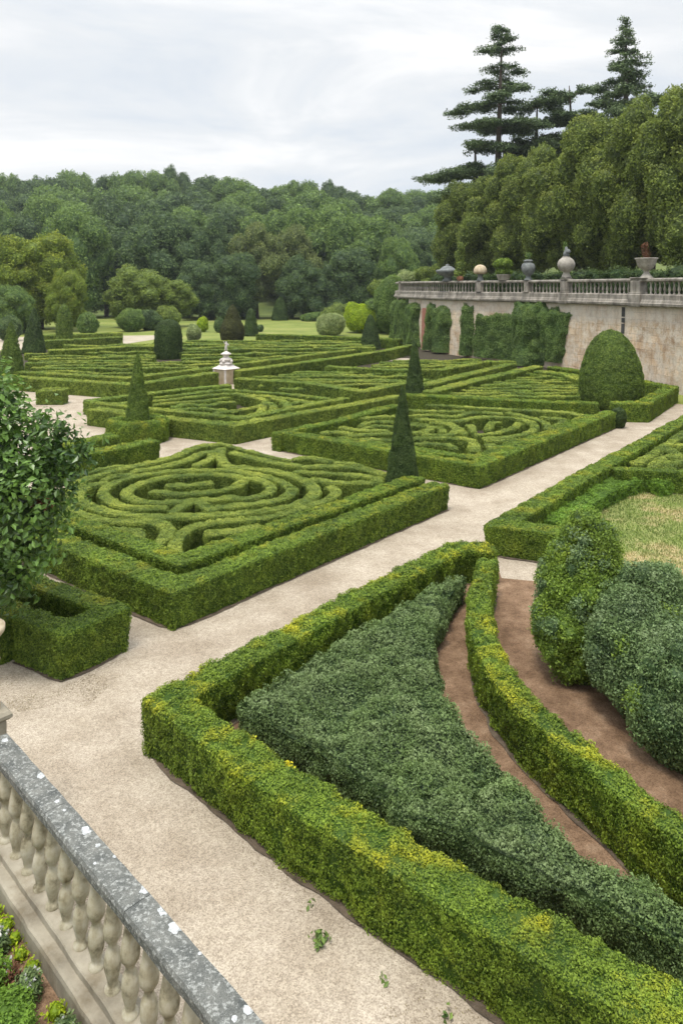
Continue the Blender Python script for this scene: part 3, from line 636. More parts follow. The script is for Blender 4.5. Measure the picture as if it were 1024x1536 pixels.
# third parterre scrolls
S4 = 'scroll hedges of the third parterre'
def sc4(p, label, w=.5): return hedge(P(p, .6), label, S4, w=w*.85, h=.6, mat='boxfar', smooth=True, amp=.02, round_=.07, cover=1.2)
for p, l in [(Z8((400, 168), (560, 150), (700, 134), (840, 140), (1000, 152), (1180, 172)), 'arched back row of the third parterre, nearest the statue pedestal'),
             (Z8((400, 184), (560, 166), (720, 150), (860, 158), (1000, 172), (1120, 190)), 'second arched row from the back of the third parterre'),
             (Z8((395, 200), (500, 190), (640, 180), (730, 168)), 'left back row of the third parterre beside the potted cone'),
             (Z8((480, 210), (560, 198), (640, 202), (700, 190), (760, 186)), 'short wavy row left of the middle of the third parterre'),
             (Z8((500, 222), (600, 215), (690, 222), (760, 232)), 'low wavy row left of the middle of the third parterre'),
             (Z8((665, 236), (780, 224), (860, 208), (900, 188), (860, 168), (795, 158)), 'hooked row in the middle of the third parterre'),
             (Z8((830, 246), (870, 236), (890, 205)), 'left stubby row at the front corner of the third parterre'),
             (Z8((920, 240), (935, 212), (915, 190)), 'right stubby row at the front corner of the third parterre'),
             (Z8((960, 228), (1000, 210), (975, 180), (930, 172)), 'curved row to the right of the middle of the third parterre'),
             (Z8((410, 218), (470, 228), (560, 236), (640, 240)), 'front left row of the third parterre beside the potted cone'),
             (Z8((1010, 196), (1060, 186), (1110, 196)), 'short row near the right corner of the third parterre'),
             (Z8((150, 205), (230, 196), (285, 190)), 'row left of the cone in the third parterre')]:
    sc4(p, l)

# blue-green ground shrubs in the front bed
def shrubmass(poly_px, z, label, mat='blue', name='low_shrub_mass', cat='shrub', k=1.0):
    top = [np.array(at(x, y, z)) for x, y in poly_px]
    poly = resample(np.array(top+[top[0]]), .14, False)[:-1]
    cen = poly.mean(0); n = len(poly)
    from mathutils import Vector
    from mathutils.geometry import delaunay_2d_cdt
    # inner grid of points inside the outline
    x0, y0 = poly.min(0); x1, y1 = poly.max(0)
    g = np.stack(np.meshgrid(np.arange(x0, x1, .13), np.arange(y0, y1, .13)), -1).reshape(-1, 2)
    def inside(q):
        c = np.zeros(len(q), bool); j = n-1
        for i in range(n):
            a, b = poly[i], poly[j]
            m = ((a[1] > q[:, 1]) != (b[1] > q[:, 1])); 
            with np.errstate(divide='ignore', invalid='ignore'):
                xx = (b[0]-a[0])*(q[:, 1]-a[1])/(b[1]-a[1]+1e-12)+a[0]
            c ^= (m & (q[:, 0] < xx)); j = i
        return c
    g = g+rng.uniform(-.02, .02, g.shape); g = g[inside(g)]
    def edist(q):
        dm = np.full(len(q), 9.)
        for i in range(n):
            a, b = poly[i], poly[(i+1) % n]; ab = b-a; t = np.clip(((q-a)@ab)/(ab@ab+1e-12), 0, 1)
            dm = np.minimum(dm, np.linalg.norm(q-(a+t[:, None]*ab), axis=1))
        return dm
    g = g[edist(g) > .07]
    P2 = np.vstack([poly, g]); ed = [(i, (i+1) % n) for i in range(n)]
    r = delaunay_2d_cdt([Vector(p) for p in P2], ed, [], 1, 1e-5)
    vv = np.array([tuple(v) for v in r[0]]); tr = [f for f in r[2] if len(f) == 3]
    tr = np.array(tr); e = edist(vv)
    hz = z*(1-np.exp(-(e+.05)/.11)*.22)
    p3 = np.column_stack([vv, np.zeros(len(vv))])
    big = fbm(p3, .8, 3)*.18+fbm(p3+5, 2.4, 3)*.16
    hol = np.clip(vnoise(p3*[1, .55, 1]+31, 1.3)-.30, 0, 1)*1.9
    gp = np.stack(np.meshgrid(np.arange(x0-.5, x1+.5, .46), np.arange(y0-.5, y1+.5, .46)), -1).reshape(-1, 2); gp = gp+rng.uniform(-.19, .19, gp.shape)
    dm = np.min(np.linalg.norm(vv[:, None]-gp[None], axis=2), axis=1); hz = hz-.24*np.clip(dm-.10, 0, 1)*np.clip(e*4, .3, 1)
    zz = np.maximum(hz+.07+big*(.4+np.clip(e, 0, .6))-hol*np.clip(e, 0, .5), .12)
    V3 = np.column_stack([vv, zz])
    Q = np.column_stack([tr, tr[:, 2]])
    nz = np.cross(V3[Q[:, 1]]-V3[Q[:, 0]], V3[Q[:, 2]]-V3[Q[:, 0]])[:, 2]; Q[nz < 0] = Q[nz < 0][:, [0, 2, 1, 1]]
    mb = MB()
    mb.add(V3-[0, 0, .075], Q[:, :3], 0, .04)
    scatter(mb, V3, Q, k=k*1.15, cover=2.1, jit=.07, clump=6, tilt=.65)
    # the sides
    ob = V3[:n]; ob = np.column_stack([poly, np.interp(np.arange(n), np.arange(n), V3[:n, 2])])
    m = 6; S = np.zeros((m, n, 3)); sgn = np.array([poly[(i+1) % n]-poly[i-1] for i in range(n)]); nn = np.stack([sgn[:, 1], -sgn[:, 0]], 1)
    area = .5*np.sum(poly[:, 0]*np.roll(poly[:, 1], -1)-np.roll(poly[:, 0], -1)*poly[:, 1])
    if area < 0: nn = -nn
    nn /= np.linalg.norm(nn, axis=1)[:, None]+1e-9
    for i in range(m):
        f = i/(m-1); S[i, :, :2] = poly+nn*(.05*math.sin(f*3.1)-.05*(1-f)); S[i, :, 2] = ob[:, 2]*f
    S = S.reshape(-1, 3); QS = grid_faces(m, n, True)
    if area < 0: QS = QS[:, ::-1]
    S = S+face_normals_out(S, QS)*(fbm(S, 2.6, 3)*.17)[:, None]; S[:, 2] = np.maximum(S[:, 2], 0)
    mb.add(S-face_normals_out(S, QS)*.03, QS, 0, .15)
    scatter(mb, S, QS, k=k, cover=1.9, jit=.05, clump=6, tilt=.9)
    NLEAF[0] += mb.n
    return tag(mb.obj(name, M[mat]), label, cat)
shrubmass([(694, 862), (664, 905), (650, 955), (650, 1000), (663, 1037), (687, 1076), (714, 1110), (744, 1142), (758, 1155), (690, 1185), (640, 1188), (596, 1190), (577, 1180), (528, 1150), (462, 1106), (395, 1075), (366, 1056),
           (390, 1036), (440, 1006), (506, 967), (582, 922), (640, 889)], .55, 'spreading blue-green ground shrub filling the wedge of the nearest bed')
shrubmass([(764, 1160), (812, 1222), (868, 1272), (948, 1316), (1028, 1378), (1200, 1480), (1260, 1560), (1150, 1500), (1024, 1418), (950, 1372), (863, 1327), (760, 1280), (705, 1254), (640, 1228), (589, 1210), (600, 1192), (650, 1190), (700, 1186)],
          .58, 'blue-green ground shrub behind the long front hedge, nearest the camera')

# the ring hedge that holds a cone
def drum(c, ro, ri, h, label, mat='box', n=40):
    prof = [(ro-.05, 0), (ro, .1), (ro, h-.12), (ro-.08, h), (ri+.08, h), (ri, h-.1), (ri, .1)]
    prof = np.array(prof); seg = np.concatenate([[0], np.cumsum(np.linalg.norm(np.diff(prof, axis=0), axis=1))]); s = np.linspace(0, seg[-1], 18)
    prof = np.stack([np.interp(s, seg, prof[:, 0]), np.interp(s, seg, prof[:, 1])], 1)
    V, Q, vn = revolve_surface(prof, n, c, 0, .04)
    mb = MB(); mb.add(V-vn*.03, Q, 0, .2); scatter(mb, V, Q, cover=1.5, jit=.04, clump=5)
    return tag(mb.obj('ring_hedge', M[mat]), label, 'hedge', GB)
cpt = at(208, 648, 0)
drum((-8.6, 30.8), 1.25, .72, .95, 'round clipped hedge forming a pot at the foot of a slim cone')

# topiary -------------------------------------------------------------
def cone(h, r, tipr=.06, bulge=.10):
    return [(r*.96, 0), (r, .12)]+[(r*(1-t)**(1-bulge)+tipr*t, .12+(h-.12)*t) for t in np.linspace(.08, .96, 12)]+[(tipr*.5, h-.01), (.01, h)]
T = 'clipped yew topiary of the garden'
topiary(cone(3.42, .56, .05, .05), (1.88, 22.6), 'tall slim spire cone beside the right corner of the near parterre', 'yew', T)
topiary(cone(3.75, .60, .05, .12), (-8.6, 30.8), 'light green cone rising out of the round hedge pot', 'yewlight', T)
topiary(cone(3.45, .58, .08, .15), (4.05, 40.5), 'slim dark cone behind the spire at the back corner of the second parterre', 'yew', T)
topiary(cone(4.1, .95, .06, .2), (-22.4, 49.5), 'leftmost light green cone next to the broad-leaved tree', 'yewlight', T)
topiary(cone(4.4, 1.1, .08, .22), (-29.9, 71), 'dark cone, second from the left edge, by the sand path', 'yew', T)
def column(h, r): return [(r*.95, 0), (r, .3), (r*1.0, h*.35), (r*.9, h*.7), (r*.62, h*.88), (r*.3, h*.97), (.01, h)]
topiary(column(4.5, .88), (-31.5, 83), 'light columnar yew with a blunt tip at the end of the sand path', 'yewlight', T, name='topiary_column')
topiary([(1.12, 0), (1.2, .3), (1.22, 1.6), (1.16, 2.5), (.95, 3.1), (.6, 3.42), (.25, 3.56), (.01, 3.6)], (-15.6, 65.8), 'dense rounded cylinder yew standing inside the far left parterre', 'yew', T, name='topiary_dome')
topiary([(1.0, 0), (1.3, .4), (1.42, 1.2), (1.3, 1.9), (.98, 2.5), (.82, 2.8), (.72, 3.3), (.5, 3.8), (.2, 4.25), (.01, 4.4)], (-12.7, 85), 'brownish bulbous yew with a pointed cap, directly behind the statue', 'yewbrown', T, name='topiary_bulb')
topiary(cone(3.6, .98, .2, .35), (-11.9, 96), 'small dark cone right of the brownish bulbous yew', 'yew', T)
topiary(cone(4.3, 1.6, .3, .4), (-11.9, 141), 'dark cone standing alone on the bright far lawn', 'yew', T)
topiary(cone(3.6, 1.12, .12, .25), (3.0, 76), 'dark cone before the lime green mound near the far end of the wall', 'yew', T)
topiary([(1.25, 0), (1.5, .25), (1.66, .8), (1.64, 1.5), (1.5, 2.3), (1.22, 3.1), (.85, 3.7), (.45, 4.05), (.15, 4.17), (.01, 4.18)], (14.5, 39.3), 'largest egg shaped dome yew beside the main path below the bare wall', 'yewlight', T, name='topiary_dome', n=44)
topiary([(.22, 0), (.3, .15), (.34, .5), (.28, .8), (.1, .92), (.01, .93)], (12.75, 33.6), 'little dark green ball at the far end of the second parterre hedge', 'yew', T, name='topiary_ball', n=16)

# ================================================================== SHRUBS IN THE FRONT
def shrub(lobes, label, name='leafy_shrub', group=None, cat='shrub', mats=('grey',), k=1.3, cover=1.8, amp=.16, jit=.07, smax=None, quad=False, zmin=.02, aspect=.62, clump=None, n=(20, 28)):
    """lobes: (x, y, z, rx, ry, rz, material index)"""
    mb = MB(); L = np.array([l[:6] for l in lobes], float)
    for i, l in enumerate(lobes):
        oth = np.delete(L, i, 0)
        def keep(p, oth=oth):
            k_ = np.ones(len(p), bool)
            for o in oth: k_ &= (((p-o[:3])/(o[3:]*.9))**2).sum(1) > 1
            return k_
        blob(mb, l[:3], l[3:6], i+len(lobes), k=k, cover=cover, amp=amp, jit=jit, n=n if l[3] > .3 or n[0] < 17 else (9, 12), zmin=zmin, mat=l[6] if len(l) > 6 else 0, keep=keep, smax=smax, quad=quad, aspect=aspect, clump=clump)
    NLEAF[0] += mb.n
    o = mb.obj(name, [M[m] for m in mats]); return tag(o, label, cat, group)
rs = random.Random(12)
def lumps(c, r, n, rr, mats=(0,), zlo=-.6, f=.80):
    """a main body with smaller lumps over it"""
    out = [(c[0], c[1], c[2], r[0], r[1], r[2], mats[0])]
    for i in range(n):
        z = rs.uniform(zlo, .95); t = rs.uniform(0, 6.28); q = math.sqrt(max(0, 1-z*z))
        s_ = rr*rs.uniform(.7, 1.25)
        out.append((c[0]+r[0]*f*q*math.cos(t), c[1]+r[1]*f*q*math.sin(t), c[2]+r[2]*f*z, s_, s_, s_*1.15, rs.choice(mats)))
    return out
GS = 'big loose shrubs between the curved hedge and the dry lawn'
def bankshrub(cs, label, mats, wts):
    lob = []
    for (x, y, z, rx, ry, rz) in cs:
        lob.append((x, y, z, rx, ry, rz, 0))
        lob += [l for l in lumps((x, y, z), (rx, ry, rz), 26, .13, wts, f=.93)][1:]
    return shrub(lob, label, group=GS, mats=mats, amp=.13, n=(34, 46), cover=1.9)
bankshrub([(4.08, 12.3, .80, .86, .80, .95), (4.13, 12.4, 1.25, .72, .68, .90), (4.17, 12.45, 1.70, .52, .48, .80), (4.2, 12.5, 2.1, .32, .30, .52)], 'tall cone shaped shrub, fresh green with grey green patches, nearest the right block hedge', ('bushg', 'grey'), (0, 0, 1))
bankshrub([(4.62, 11.2, .85, .80, .78, .95), (4.62, 11.75, .9, .62, .6, .85), (4.9, 11.65, 1.15, .62, .58, .98), (5.0, 11.1, .85, .72, .72, .75)], 'grey green shrub touching the front of the cone shaped one', ('grey', 'bushg'), (0, 0, 0, 1))
bankshrub([(4.88, 10.1, .8, .85, .82, .92), (4.75, 10.7, .8, .70, .62, .85), (5.35, 10.4, .75, .8, .8, .72)], 'grey green shrub in the middle of the bank at the right edge of the photo', ('grey', 'bushg'), (0, 0, 0, 0, 1))
bankshrub([(6.0, 11.3, .45, .8, .75, .62)], 'shrub cut by the right edge with fresh green shoots beside the dry lawn', ('grey', 'bushg'), (0, 1))
bankshrub([(5.45, 9.0, .8, .95, .88, .95), (5.2, 9.55, .75, .72, .62, .82), (5.95, 9.6, .7, .9, .9, .8)], 'grey green shrub cut off by the right edge of the photo, lowest in the picture', ('grey',), (0,))
# broad-leaved tree at the left
bt = thing('broad_leaved_tree', 'small tree with broad glossy leaves leaning in from the left edge', 'tree', (-5.75, 12.3, 0))
mb = MB(); LB = [(-6.1, 12.4, 3.1, 1.05, 1.0, 1.3), (-6.15, 12.5, 4.35, .62, .6, .62), (-4.72, 12.25, 3.75, .36, .40, .42), (-5.25, 12.2, 3.95, .42, .42, .36), (-5.5, 12.0, 2.6, .62, .6, .7), (-5.42, 12.1, 1.75, .36, .4, .5),
      (-4.85, 12.1, 3.1, .36, .4, .42), (-6.6, 12.6, 2.2, .9, .8, .9), (-5.75, 12.2, 2.0, .5, .5, .6), (-5.65, 12.3, 4.3, .4, .4, .4), (-5.1, 12.0, 2.55, .34, .36, .36), (-5.35, 12.1, 3.4, .5, .5, .5)]
for k in range(26):
    o = LB[k % 12]; t = rs.uniform(0, 6.28); z = rs.uniform(-.5, 1); q = math.sqrt(1-z*z); e = 1.02; r_ = rs.uniform(.10, .2)
    LB.append((o[0]+o[3]*e*q*math.cos(t), o[1]+o[4]*e*q*math.sin(t), o[2]+o[5]*e*z, r_, r_, r_*1.3))
for i, l in enumerate(LB):
    oth = np.array([o for j, o in enumerate(LB) if j != i])
    def keep(p, oth=oth):
        k_ = np.ones(len(p), bool)
        for o in oth: k_ &= (((p-o[:3])/(o[3:]*.8))**2).sum(1) > 1
        return k_
    blob(mb, l[:3], l[3:], 40+i, cover=1.6 if l[3] > .3 else 1.2, amp=.26, jit=.26, n=(14, 20), tilt=.6, quad=True, smax=.10, k=4, up=.45, keep=keep, cap=4.2, core=l[3] > .45, aspect=.66, clump=3.0)
for i in range(len(mb.v)): mb.v[i] = mb.v[i]-np.array([-5.75, 12.3, 0], np.float32)
mb.obj('crown', M['magnolia'], bt)
mb = MB(); mb.tube([(-.75, .1, 0), (-.55, .05, .8), (-.3, 0, 1.7), (.0, .1, 2.8), (-.1, .1, 3.9)], [.10, .085, .07, .05, .02])
for q in ((.9, -.1, 3.4), (-.9, .2, 3.2), (.5, -.3, 2.4), (-.6, -.4, 2.6), (.3, .5, 3.9)): mb.tube([(-.35, .02, 1.5), (q[0]*.5, q[1]*.5, (1.5+q[2])/2+.2), q], [.05, .035, .012], 6)
mb.obj('trunk', M['bark'], bt)
mb = MB(); blob(mb, np.array([-4.86, 11.78, 3.0])-np.array([-5.75, 12.3, 0]), (.13, .10, .12), 3, k=40, cover=1.6, jit=.08, quad=True, smax=.075, n=(6, 8), core=False)
mb.tube([(.6, -.2, 2.6), (.82, -.45, 2.85), (.89, -.52, 3.0)], [.012, .01, .006], 5)
mb.obj('red_leaf_spray', M['red'], bt)

# distant and middle bushes
BG = 'free growing bushes round the garden'
def bush(x, ybase, ytop, hw, label, mat='tree_mid', n=10, d=None, squash=1.0, name='rounded_bush', cover=1.3):
    d = d or F*H/(ybase-HZ); X_ = (x-512)/F*d; top = H-(ytop-HZ)/F*d; r = hw/F*d; z0 = max(0, H-(ybase-HZ)/F*d) if d else 0
    hgt = top-z0; c = (X_, d+r*.5, z0+hgt*.48)
    return shrub(lumps(c, (r*.86, r*.86, hgt*.50), n, r*.26), label, name=name, group=BG, mats=(mat,), jit=.05*r, amp=.08, k=1.0, cover=cover, n=(14, 18), zmin=z0)
bush(129, 502, 469, 17, 'round green bush between the light column yew and the olive tree', 'tree_mid')
bush(194, 498, 462, 22, 'dense mid green bush in front of the spreading olive green tree', 'tree_mid')
bush(222, 496, 465, 20, 'darker right hand neighbour of the bush before the olive green tree', 'tree_dark')
bush(248, 494, 460, 23, 'yellowish green bush behind the rounded cylinder yew', 'tree_olive')
bush(289, 514, 486, 12, 'grey green small bush right of the rounded cylinder yew', 'pale', n=8)
bush(303, 498, 475, 10, 'small lime coloured bush on the edge of the lawn', 'lime', n=6)
bush(328, 499, 476, 9, 'small dark bush left of the brownish bulbous yew', 'tree_dark', n=6)
bush(390, 498, 487, 6, 'tiny round bush right of the small dark cone', 'tree_dark', n=4)
bush(496, 505, 469, 25, 'pale cream leaved bush on the lawn', 'pale', n=12)
bush(544, 500, 455, 33, 'bright lime green dome shaped bush near the wall end', 'lime', n=8)
bush(512, 484, 460, 34, 'pale green spreading bush behind the lime green dome', 'tree_olive', n=12)
bush(370, 478, 460, 14, 'low pale bush at the forest edge behind the yews', 'tree_mid', n=5)
bush(468, 482, 470, 20, 'flat low bush on the far side of the lawn', 'tree_mid', n=6)
bush(10, 512, 472, 20, 'dark rounded bush at the left edge by the sand path', 'tree_dark')
bush(40, 500, 478, 18, 'low dark bush between the two left cones', 'tree_dark', n=6)
bush(588, 500, 415, 30, 'large dark clipped mound at the far end of the wall', 'tree_mid', d=98, n=5)
CM = [(580, 425, 26), (612, 412, 22), (640, 404, 22), (600, 440, 22), (650, 418, 18), (566, 452, 20)]
for i, (x, y, r) in enumerate(CM):
    d = 108-i; X_ = (x-512)/F*d; zc = H-(y+8-HZ)/F*d; rr = r/F*d
    shrub(lumps((X_, d, zc), (rr, rr*.9, rr*.5), 6, rr*.3)+[(X_, d, zc*.5, rr*.8, rr*.8, zc*.55, 0)], ['cloud shaped pale green bush behind the wall end, leftmost of the high ones', 'cloud shaped bush just left of the balustrade end',
          'highest cloud shaped bush, peeping over the balustrade end', 'lower cloud shaped bush touching the corner of the wall', 'cloud shaped bush behind the balustrade end, farthest right', 'lowest cloud shaped bush, against the dark mound'][i],
          name='cloud_pruned_bush', group='cloud shaped bushes at the wall end', mats=(['tree_olive', 'pale', 'tree_olive', 'tree_mid', 'tree_olive', 'tree_mid'][i],), jit=.12, n=(12, 16), cover=1.3)

# ================================================================== TREES
def tree_parts(R_, Hh, s, nl, seed, mat, bottom=.12, lobe=.36, vert=1.0, cover=1.25, amp=.14, trunk_r=None):
    r_ = random.Random(seed); cz = Hh*(1+bottom)/2; hz = Hh*(1-bottom)/2
    L = [(0, 0, cz, R_*.72, R_*.72, hz*.80)]
    for i in range(nl):
        t = i*2.39996+r_.uniform(-.3, .3); z = -.8+1.75*(i+.5)/nl; q = math.sqrt(max(0.02, 1-z*z))**.8
        f = r_.uniform(.60, .86); sz = R_*lobe*r_.uniform(.7, 1.25)
        L.append((R_*f*q*math.cos(t), R_*f*q*math.sin(t), cz+hz*.80*z, sz, sz, sz*vert*r_.uniform(.8, 1.1)))
    mb = MB(); A = np.array(L)
    for i, l in enumerate(L):
        oth = np.delete(A, i, 0)
        def keep(p, oth=oth):
            k_ = np.ones(len(p), bool)
            for o in oth: k_ &= (((p-o[:3])/(o[3:]*.85))**2).sum(1) > 1
            return k_
        blob(mb, l[:3], l[3:], seed*3+i, k=500, smax=s, cover=cover, amp=amp, jit=s*1.5, n=(10, 14), tilt=.8, keep=keep, clump=1.2/s*.35, zmin=.1)
    NLEAF[0] += mb.n
    crown = mb.mesh('crown', [M[mat]])
    tb = MB(); tr = trunk_r or R_*.07
    tb.tube([(0, 0, -.6), (.05*R_, 0, Hh*.2), (-.03*R_, .02*R_, Hh*.45), (0, 0, Hh*.8)], [tr*1.25, tr, tr*.7, tr*.15])
    for i in range(6):
        t = i*1.1+seed; z0 = Hh*(.22+.07*i)
        tb.tube([(0, 0, z0), (R_*.35*math.cos(t), R_*.35*math.sin(t), z0+Hh*.12), (R_*.65*math.cos(t), R_*.65*math.sin(t), z0+Hh*.2)], [tr*.5, tr*.3, tr*.08], 6)
    return crown, tb.mesh('trunk', [M['bark']])
def plant_tree(parts, x, y, z, label, group, sc=(1, 1, 1), rz=0, name='forest_tree', rx=0):
    t = thing(name, label, 'tree', (x, y, z), group, rz); t.scale = sc; t.rotation_euler[0] = rx
    for nm, me in (('crown', parts[0]), ('trunk', parts[1])):
        o = bpy.data.objects.new(nm, me); COL.objects.link(o); o.parent = t
    return t
K = {  # radius 6, height 18 prototypes
 'dark': tree_parts(6.0, 18, .34, 15, 1, 'tree_dark', lobe=.44, bottom=.0, amp=.22),
 'dark2': tree_parts(6.0, 18, .34, 18, 2, 'tree_dark', lobe=.38, vert=1.25, bottom=.0, amp=.24),
 'mid': tree_parts(6.0, 18, .34, 16, 3, 'tree_mid', lobe=.42, bottom=.03, amp=.22),
 'mid2': tree_parts(6.0, 18, .34, 12, 4, 'tree_mid', lobe=.50, vert=1.1, amp=.25),
 'olive': tree_parts(6.0, 18, .32, 22, 5, 'tree_olive', lobe=.32),
 'brown': tree_parts(6.0, 18, .34, 20, 6, 'tree_brown', lobe=.34),
 'yellow': tree_parts(6.0, 18, .30, 26, 7, 'tree_yellow', lobe=.28, vert=1.2, bottom=.0),
}
def tree_px(kind, x, ytop, hw, d, label, group='front trees of the wood behind the garden', zb=None, rz=None):
    X_ = (x-512)/F*d; zb = float(height(np.array([X_]), np.array([d]))[0]) if zb is None else zb
    top = H-(ytop-HZ)/F*d; r = hw/F*d
    return plant_tree(K[kind], X_, d, zb-.3, label, group, (r/6.0, r/6.0, (top-zb+.3)/18.0), rz if rz is not None else x*1.7)
for a in [
 ('yellow', 62, 345, 58, 112, 'big yellow green tree at the left edge of the wood'),
 ('yellow', -10, 338, 50, 108, 'yellow green tree cut by the left edge of the photo'),
 ('yellow', 100, 400, 30, 106, 'lower right part tree of the yellow green group'),
 ('mid', 18, 430, 30, 100, 'mid green lower tree under the yellow green ones'),
 ('mid', 118, 318, 46, 150, 'tall mid green tree just right of the yellow green one'),
 ('dark', 160, 330, 42, 158, 'dark tree above the olive green spreading tree'),
 ('dark2', 232, 322, 48, 150, 'large dark tree right of the tall mid green one'),
 ('dark', 282, 328, 40, 152, 'dark rounded tree in the middle left of the wood'),
 ('dark2', 326, 338, 36, 154, 'narrow dark tree in the middle of the wood'),
 ('brown', 386, 342, 40, 150, 'brownish green tree in the middle of the wood, left of a pair'),
 ('brown', 438, 345, 38, 152, 'brownish green tree in the middle of the wood, right of a pair'),
 ('mid2', 488, 312, 48, 168, 'broad green tree with a high round top right of the brownish pair'),
 ('mid2', 540, 326, 44, 160, 'round green tree standing before the gap in the wood'),
 ('dark', 520, 372, 36, 148, 'dark lower tree at the forest foot behind the lone cone'),
 ('mid', 598, 358, 28, 150, 'light green tree with a small round crown near the wall end'),
 ('dark2', 570, 330, 34, 175, 'dark tree behind the small light green one'),
 ('dark', 350, 380, 34, 144, 'dark low tree behind the brownish yew'),
 ('dark', 300, 390, 30, 142, 'dark low tree right of the olive green spreading tree'),
 ('dark2', 455, 392, 34, 146, 'dark low tree beside the lone cone on the lawn'),
 ('dark', 632, 350, 34, 160, 'dark tree partly hidden behind the terrace trees'),
 ('olive', 205, 398, 42, 116, 'spreading olive green tree in front of the dark wood'),
 ('olive', 250, 414, 38, 118, 'lower right half of the olive green pair before the dark wood')]:
    tree_px(*a)
# the wood behind: ranks up the slope
kinds = ['dark', 'dark2', 'mid', 'mid2', 'dark', 'mid']
def skyline(x): return 262+ (4 if x < 120 else 0)+max(0, x-240)*.075+5*math.sin(x*.05)
nm_ = 0
for rank, (d, dy, hw, stepx) in enumerate([(195, 46, 42, 50), (232, 24, 38, 46), (275, 0, 32, 38)]):
    x = -70+rank*17
    while x < 760:
        xx = x+rs.uniform(-9, 9); kd = kinds[(nm_*5+rank) % 6]
        tree_px(kd, xx, skyline(xx)+dy+rs.uniform(-7, 9), hw*rs.uniform(.75, 1.3), d+rs.uniform(-8, 8),
                'tree of the wood rising behind the front trees, %s rank up the slope' % ('first', 'second', 'topmost')[rank], 'trees of the wood in the %s rank' % ('first', 'second', 'topmost')[rank], rz=rs.uniform(0, 6.28))
        nm_ += 1; x += stepx
# row of tall clipped trees on the terrace
KR = [tree_parts(4.3, 15, .18, 18, 21, 'tree_row', bottom=.03, lobe=.34, vert=1.3, cover=1.35, amp=.22, trunk_r=.22),
      tree_parts(4.3, 15, .18, 20, 22, 'tree_row', bottom=.03, lobe=.31, vert=1.4, cover=1.35, amp=.22, trunk_r=.22)]
TZ = 6.1
for i, (x, d, yt, l) in enumerate([(700, 99, 272, 'farthest and leftmost tree of the tall clipped row on the terrace'), (742, 92, 262, 'second tree from the left in the tall clipped row on the terrace'),
        (790, 83, 222, 'third tree from the left in the tall clipped row, behind the lidded urn'), (846, 75, 200, 'fourth tree from the left in the tall clipped row, behind the ball urn'),
        (906, 68, 166, 'fifth tree from the left in the tall clipped row on the terrace'), (976, 62, 136, 'tall clipped tree behind the goblet planter'), (1056, 56, 104, 'tall clipped tree cut by the right edge of the photo')]):
    X_ = (x-512)/F*d; top = H-(yt-HZ)/F*d
    plant_tree(KR[i % 2], X_, d, TZ, l, 'tall clipped trees in a row on the terrace', (1.0, 1.0, (top-TZ)/15.0), i*1.3, 'clipped_tree')

def cedar(px, d, ztop, layers, label, seed, lean=0, spire=False, sc=.24):
    r_ = random.Random(seed); X_ = (px-512)/F*d; root = thing('cedar_tree' if not spire else 'spruce_tree', label, 'tree', (X_, d, TZ), 'conifers towering over the terrace')
    hh = ztop-TZ; tb = MB(); tb.tube([(0, 0, -.3), (lean*.3, 0, hh*.4), (lean*.7, 0, hh*.75), (lean, 0, hh-.4)], [.62, .48, .26, .06], 10)
    cb = MB()
    for (zf, r, n) in layers:
        z = hh*zf; tr = .1+.4*(1-zf)
        for k in range(n):
            t = k*6.283/n+r_.uniform(-.5, .5)+zf*9; rr = r*r_.uniform(.5, 1.25); x0 = lean*zf
            dz = (-.16 if not spire else -.06)*rr+r_.uniform(-.9, .7)
            e = (x0+rr*math.cos(t), rr*math.sin(t), z+dz)
            tb.tube([(x0, 0, z-.3*rr*(0 if spire else .35)), (x0+rr*.5*math.cos(t), rr*.5*math.sin(t), z+dz*.6), e], [tr*.45, tr*.28, .04], 6)
            m = max(2, int(rr/1.1))
            for j in range(m):
                f = (.30+.72*(j+.5)/m); pr = (.35+rr*.17)*(1.15-.5*abs(f-.65))*r_.uniform(.8, 1.2)
                off = r_.uniform(-.35, .35)*rr*.45
                c = (x0+rr*f*math.cos(t)-off*math.sin(t), rr*f*math.sin(t)+off*math.cos(t), z+dz*f+r_.uniform(-.3, .3))
                blob(cb, c, (pr*1.2, pr*1.2, pr*.20 if not spire else pr*.30), r_.random()*50, k=500, smax=sc, cover=.58, amp=.45, jit=.26, n=(6, 9), tilt=.7, clump=1.3, nscale=1.4, core=(j % 2 == 0), cap=4)
    NLEAF[0] += cb.n
    cb.obj('crown', M['conifer'], root); tb.obj('trunk', M['bark'], root); return root
cedar(742, 102, 42.6, [(.30, 6.5, 5), (.39, 8.8, 5), (.47, 8.2, 5), (.56, 7.6, 4), (.64, 6.8, 5), (.72, 5.2, 4), (.79, 4.4, 4), (.86, 3.4, 4), (.92, 2.9, 5), (.965, 2.4, 5), (.995, 1.3, 4)],
      'tallest cedar with spreading layered branches standing clear against the sky', 31, lean=1.0)
cedar(716, 104, 28.0, [(.35, 3.4, 5), (.5, 3.6, 6), (.65, 3.2, 6), (.8, 2.8, 5), (.93, 1.8, 4)], 'lower dark conifer filling in at the left foot of the tallest cedar', 32, lean=-.4)
cedar(800, 104, 33.8, [(.55, 5.5, 6), (.66, 5.8, 6), (.76, 5.6, 6), (.86, 5.0, 6), (.955, 4.2, 6)], 'flat topped cedar just right of the tallest one', 33, lean=.5)
cedar(866, 102, 35.0, [(.6, 4.6, 5), (.74, 4.2, 5), (.85, 4.3, 6), (.955, 4.0, 6)], 'flat topped cedar between the other cedar and the pointed spruce', 34, lean=-1.2)
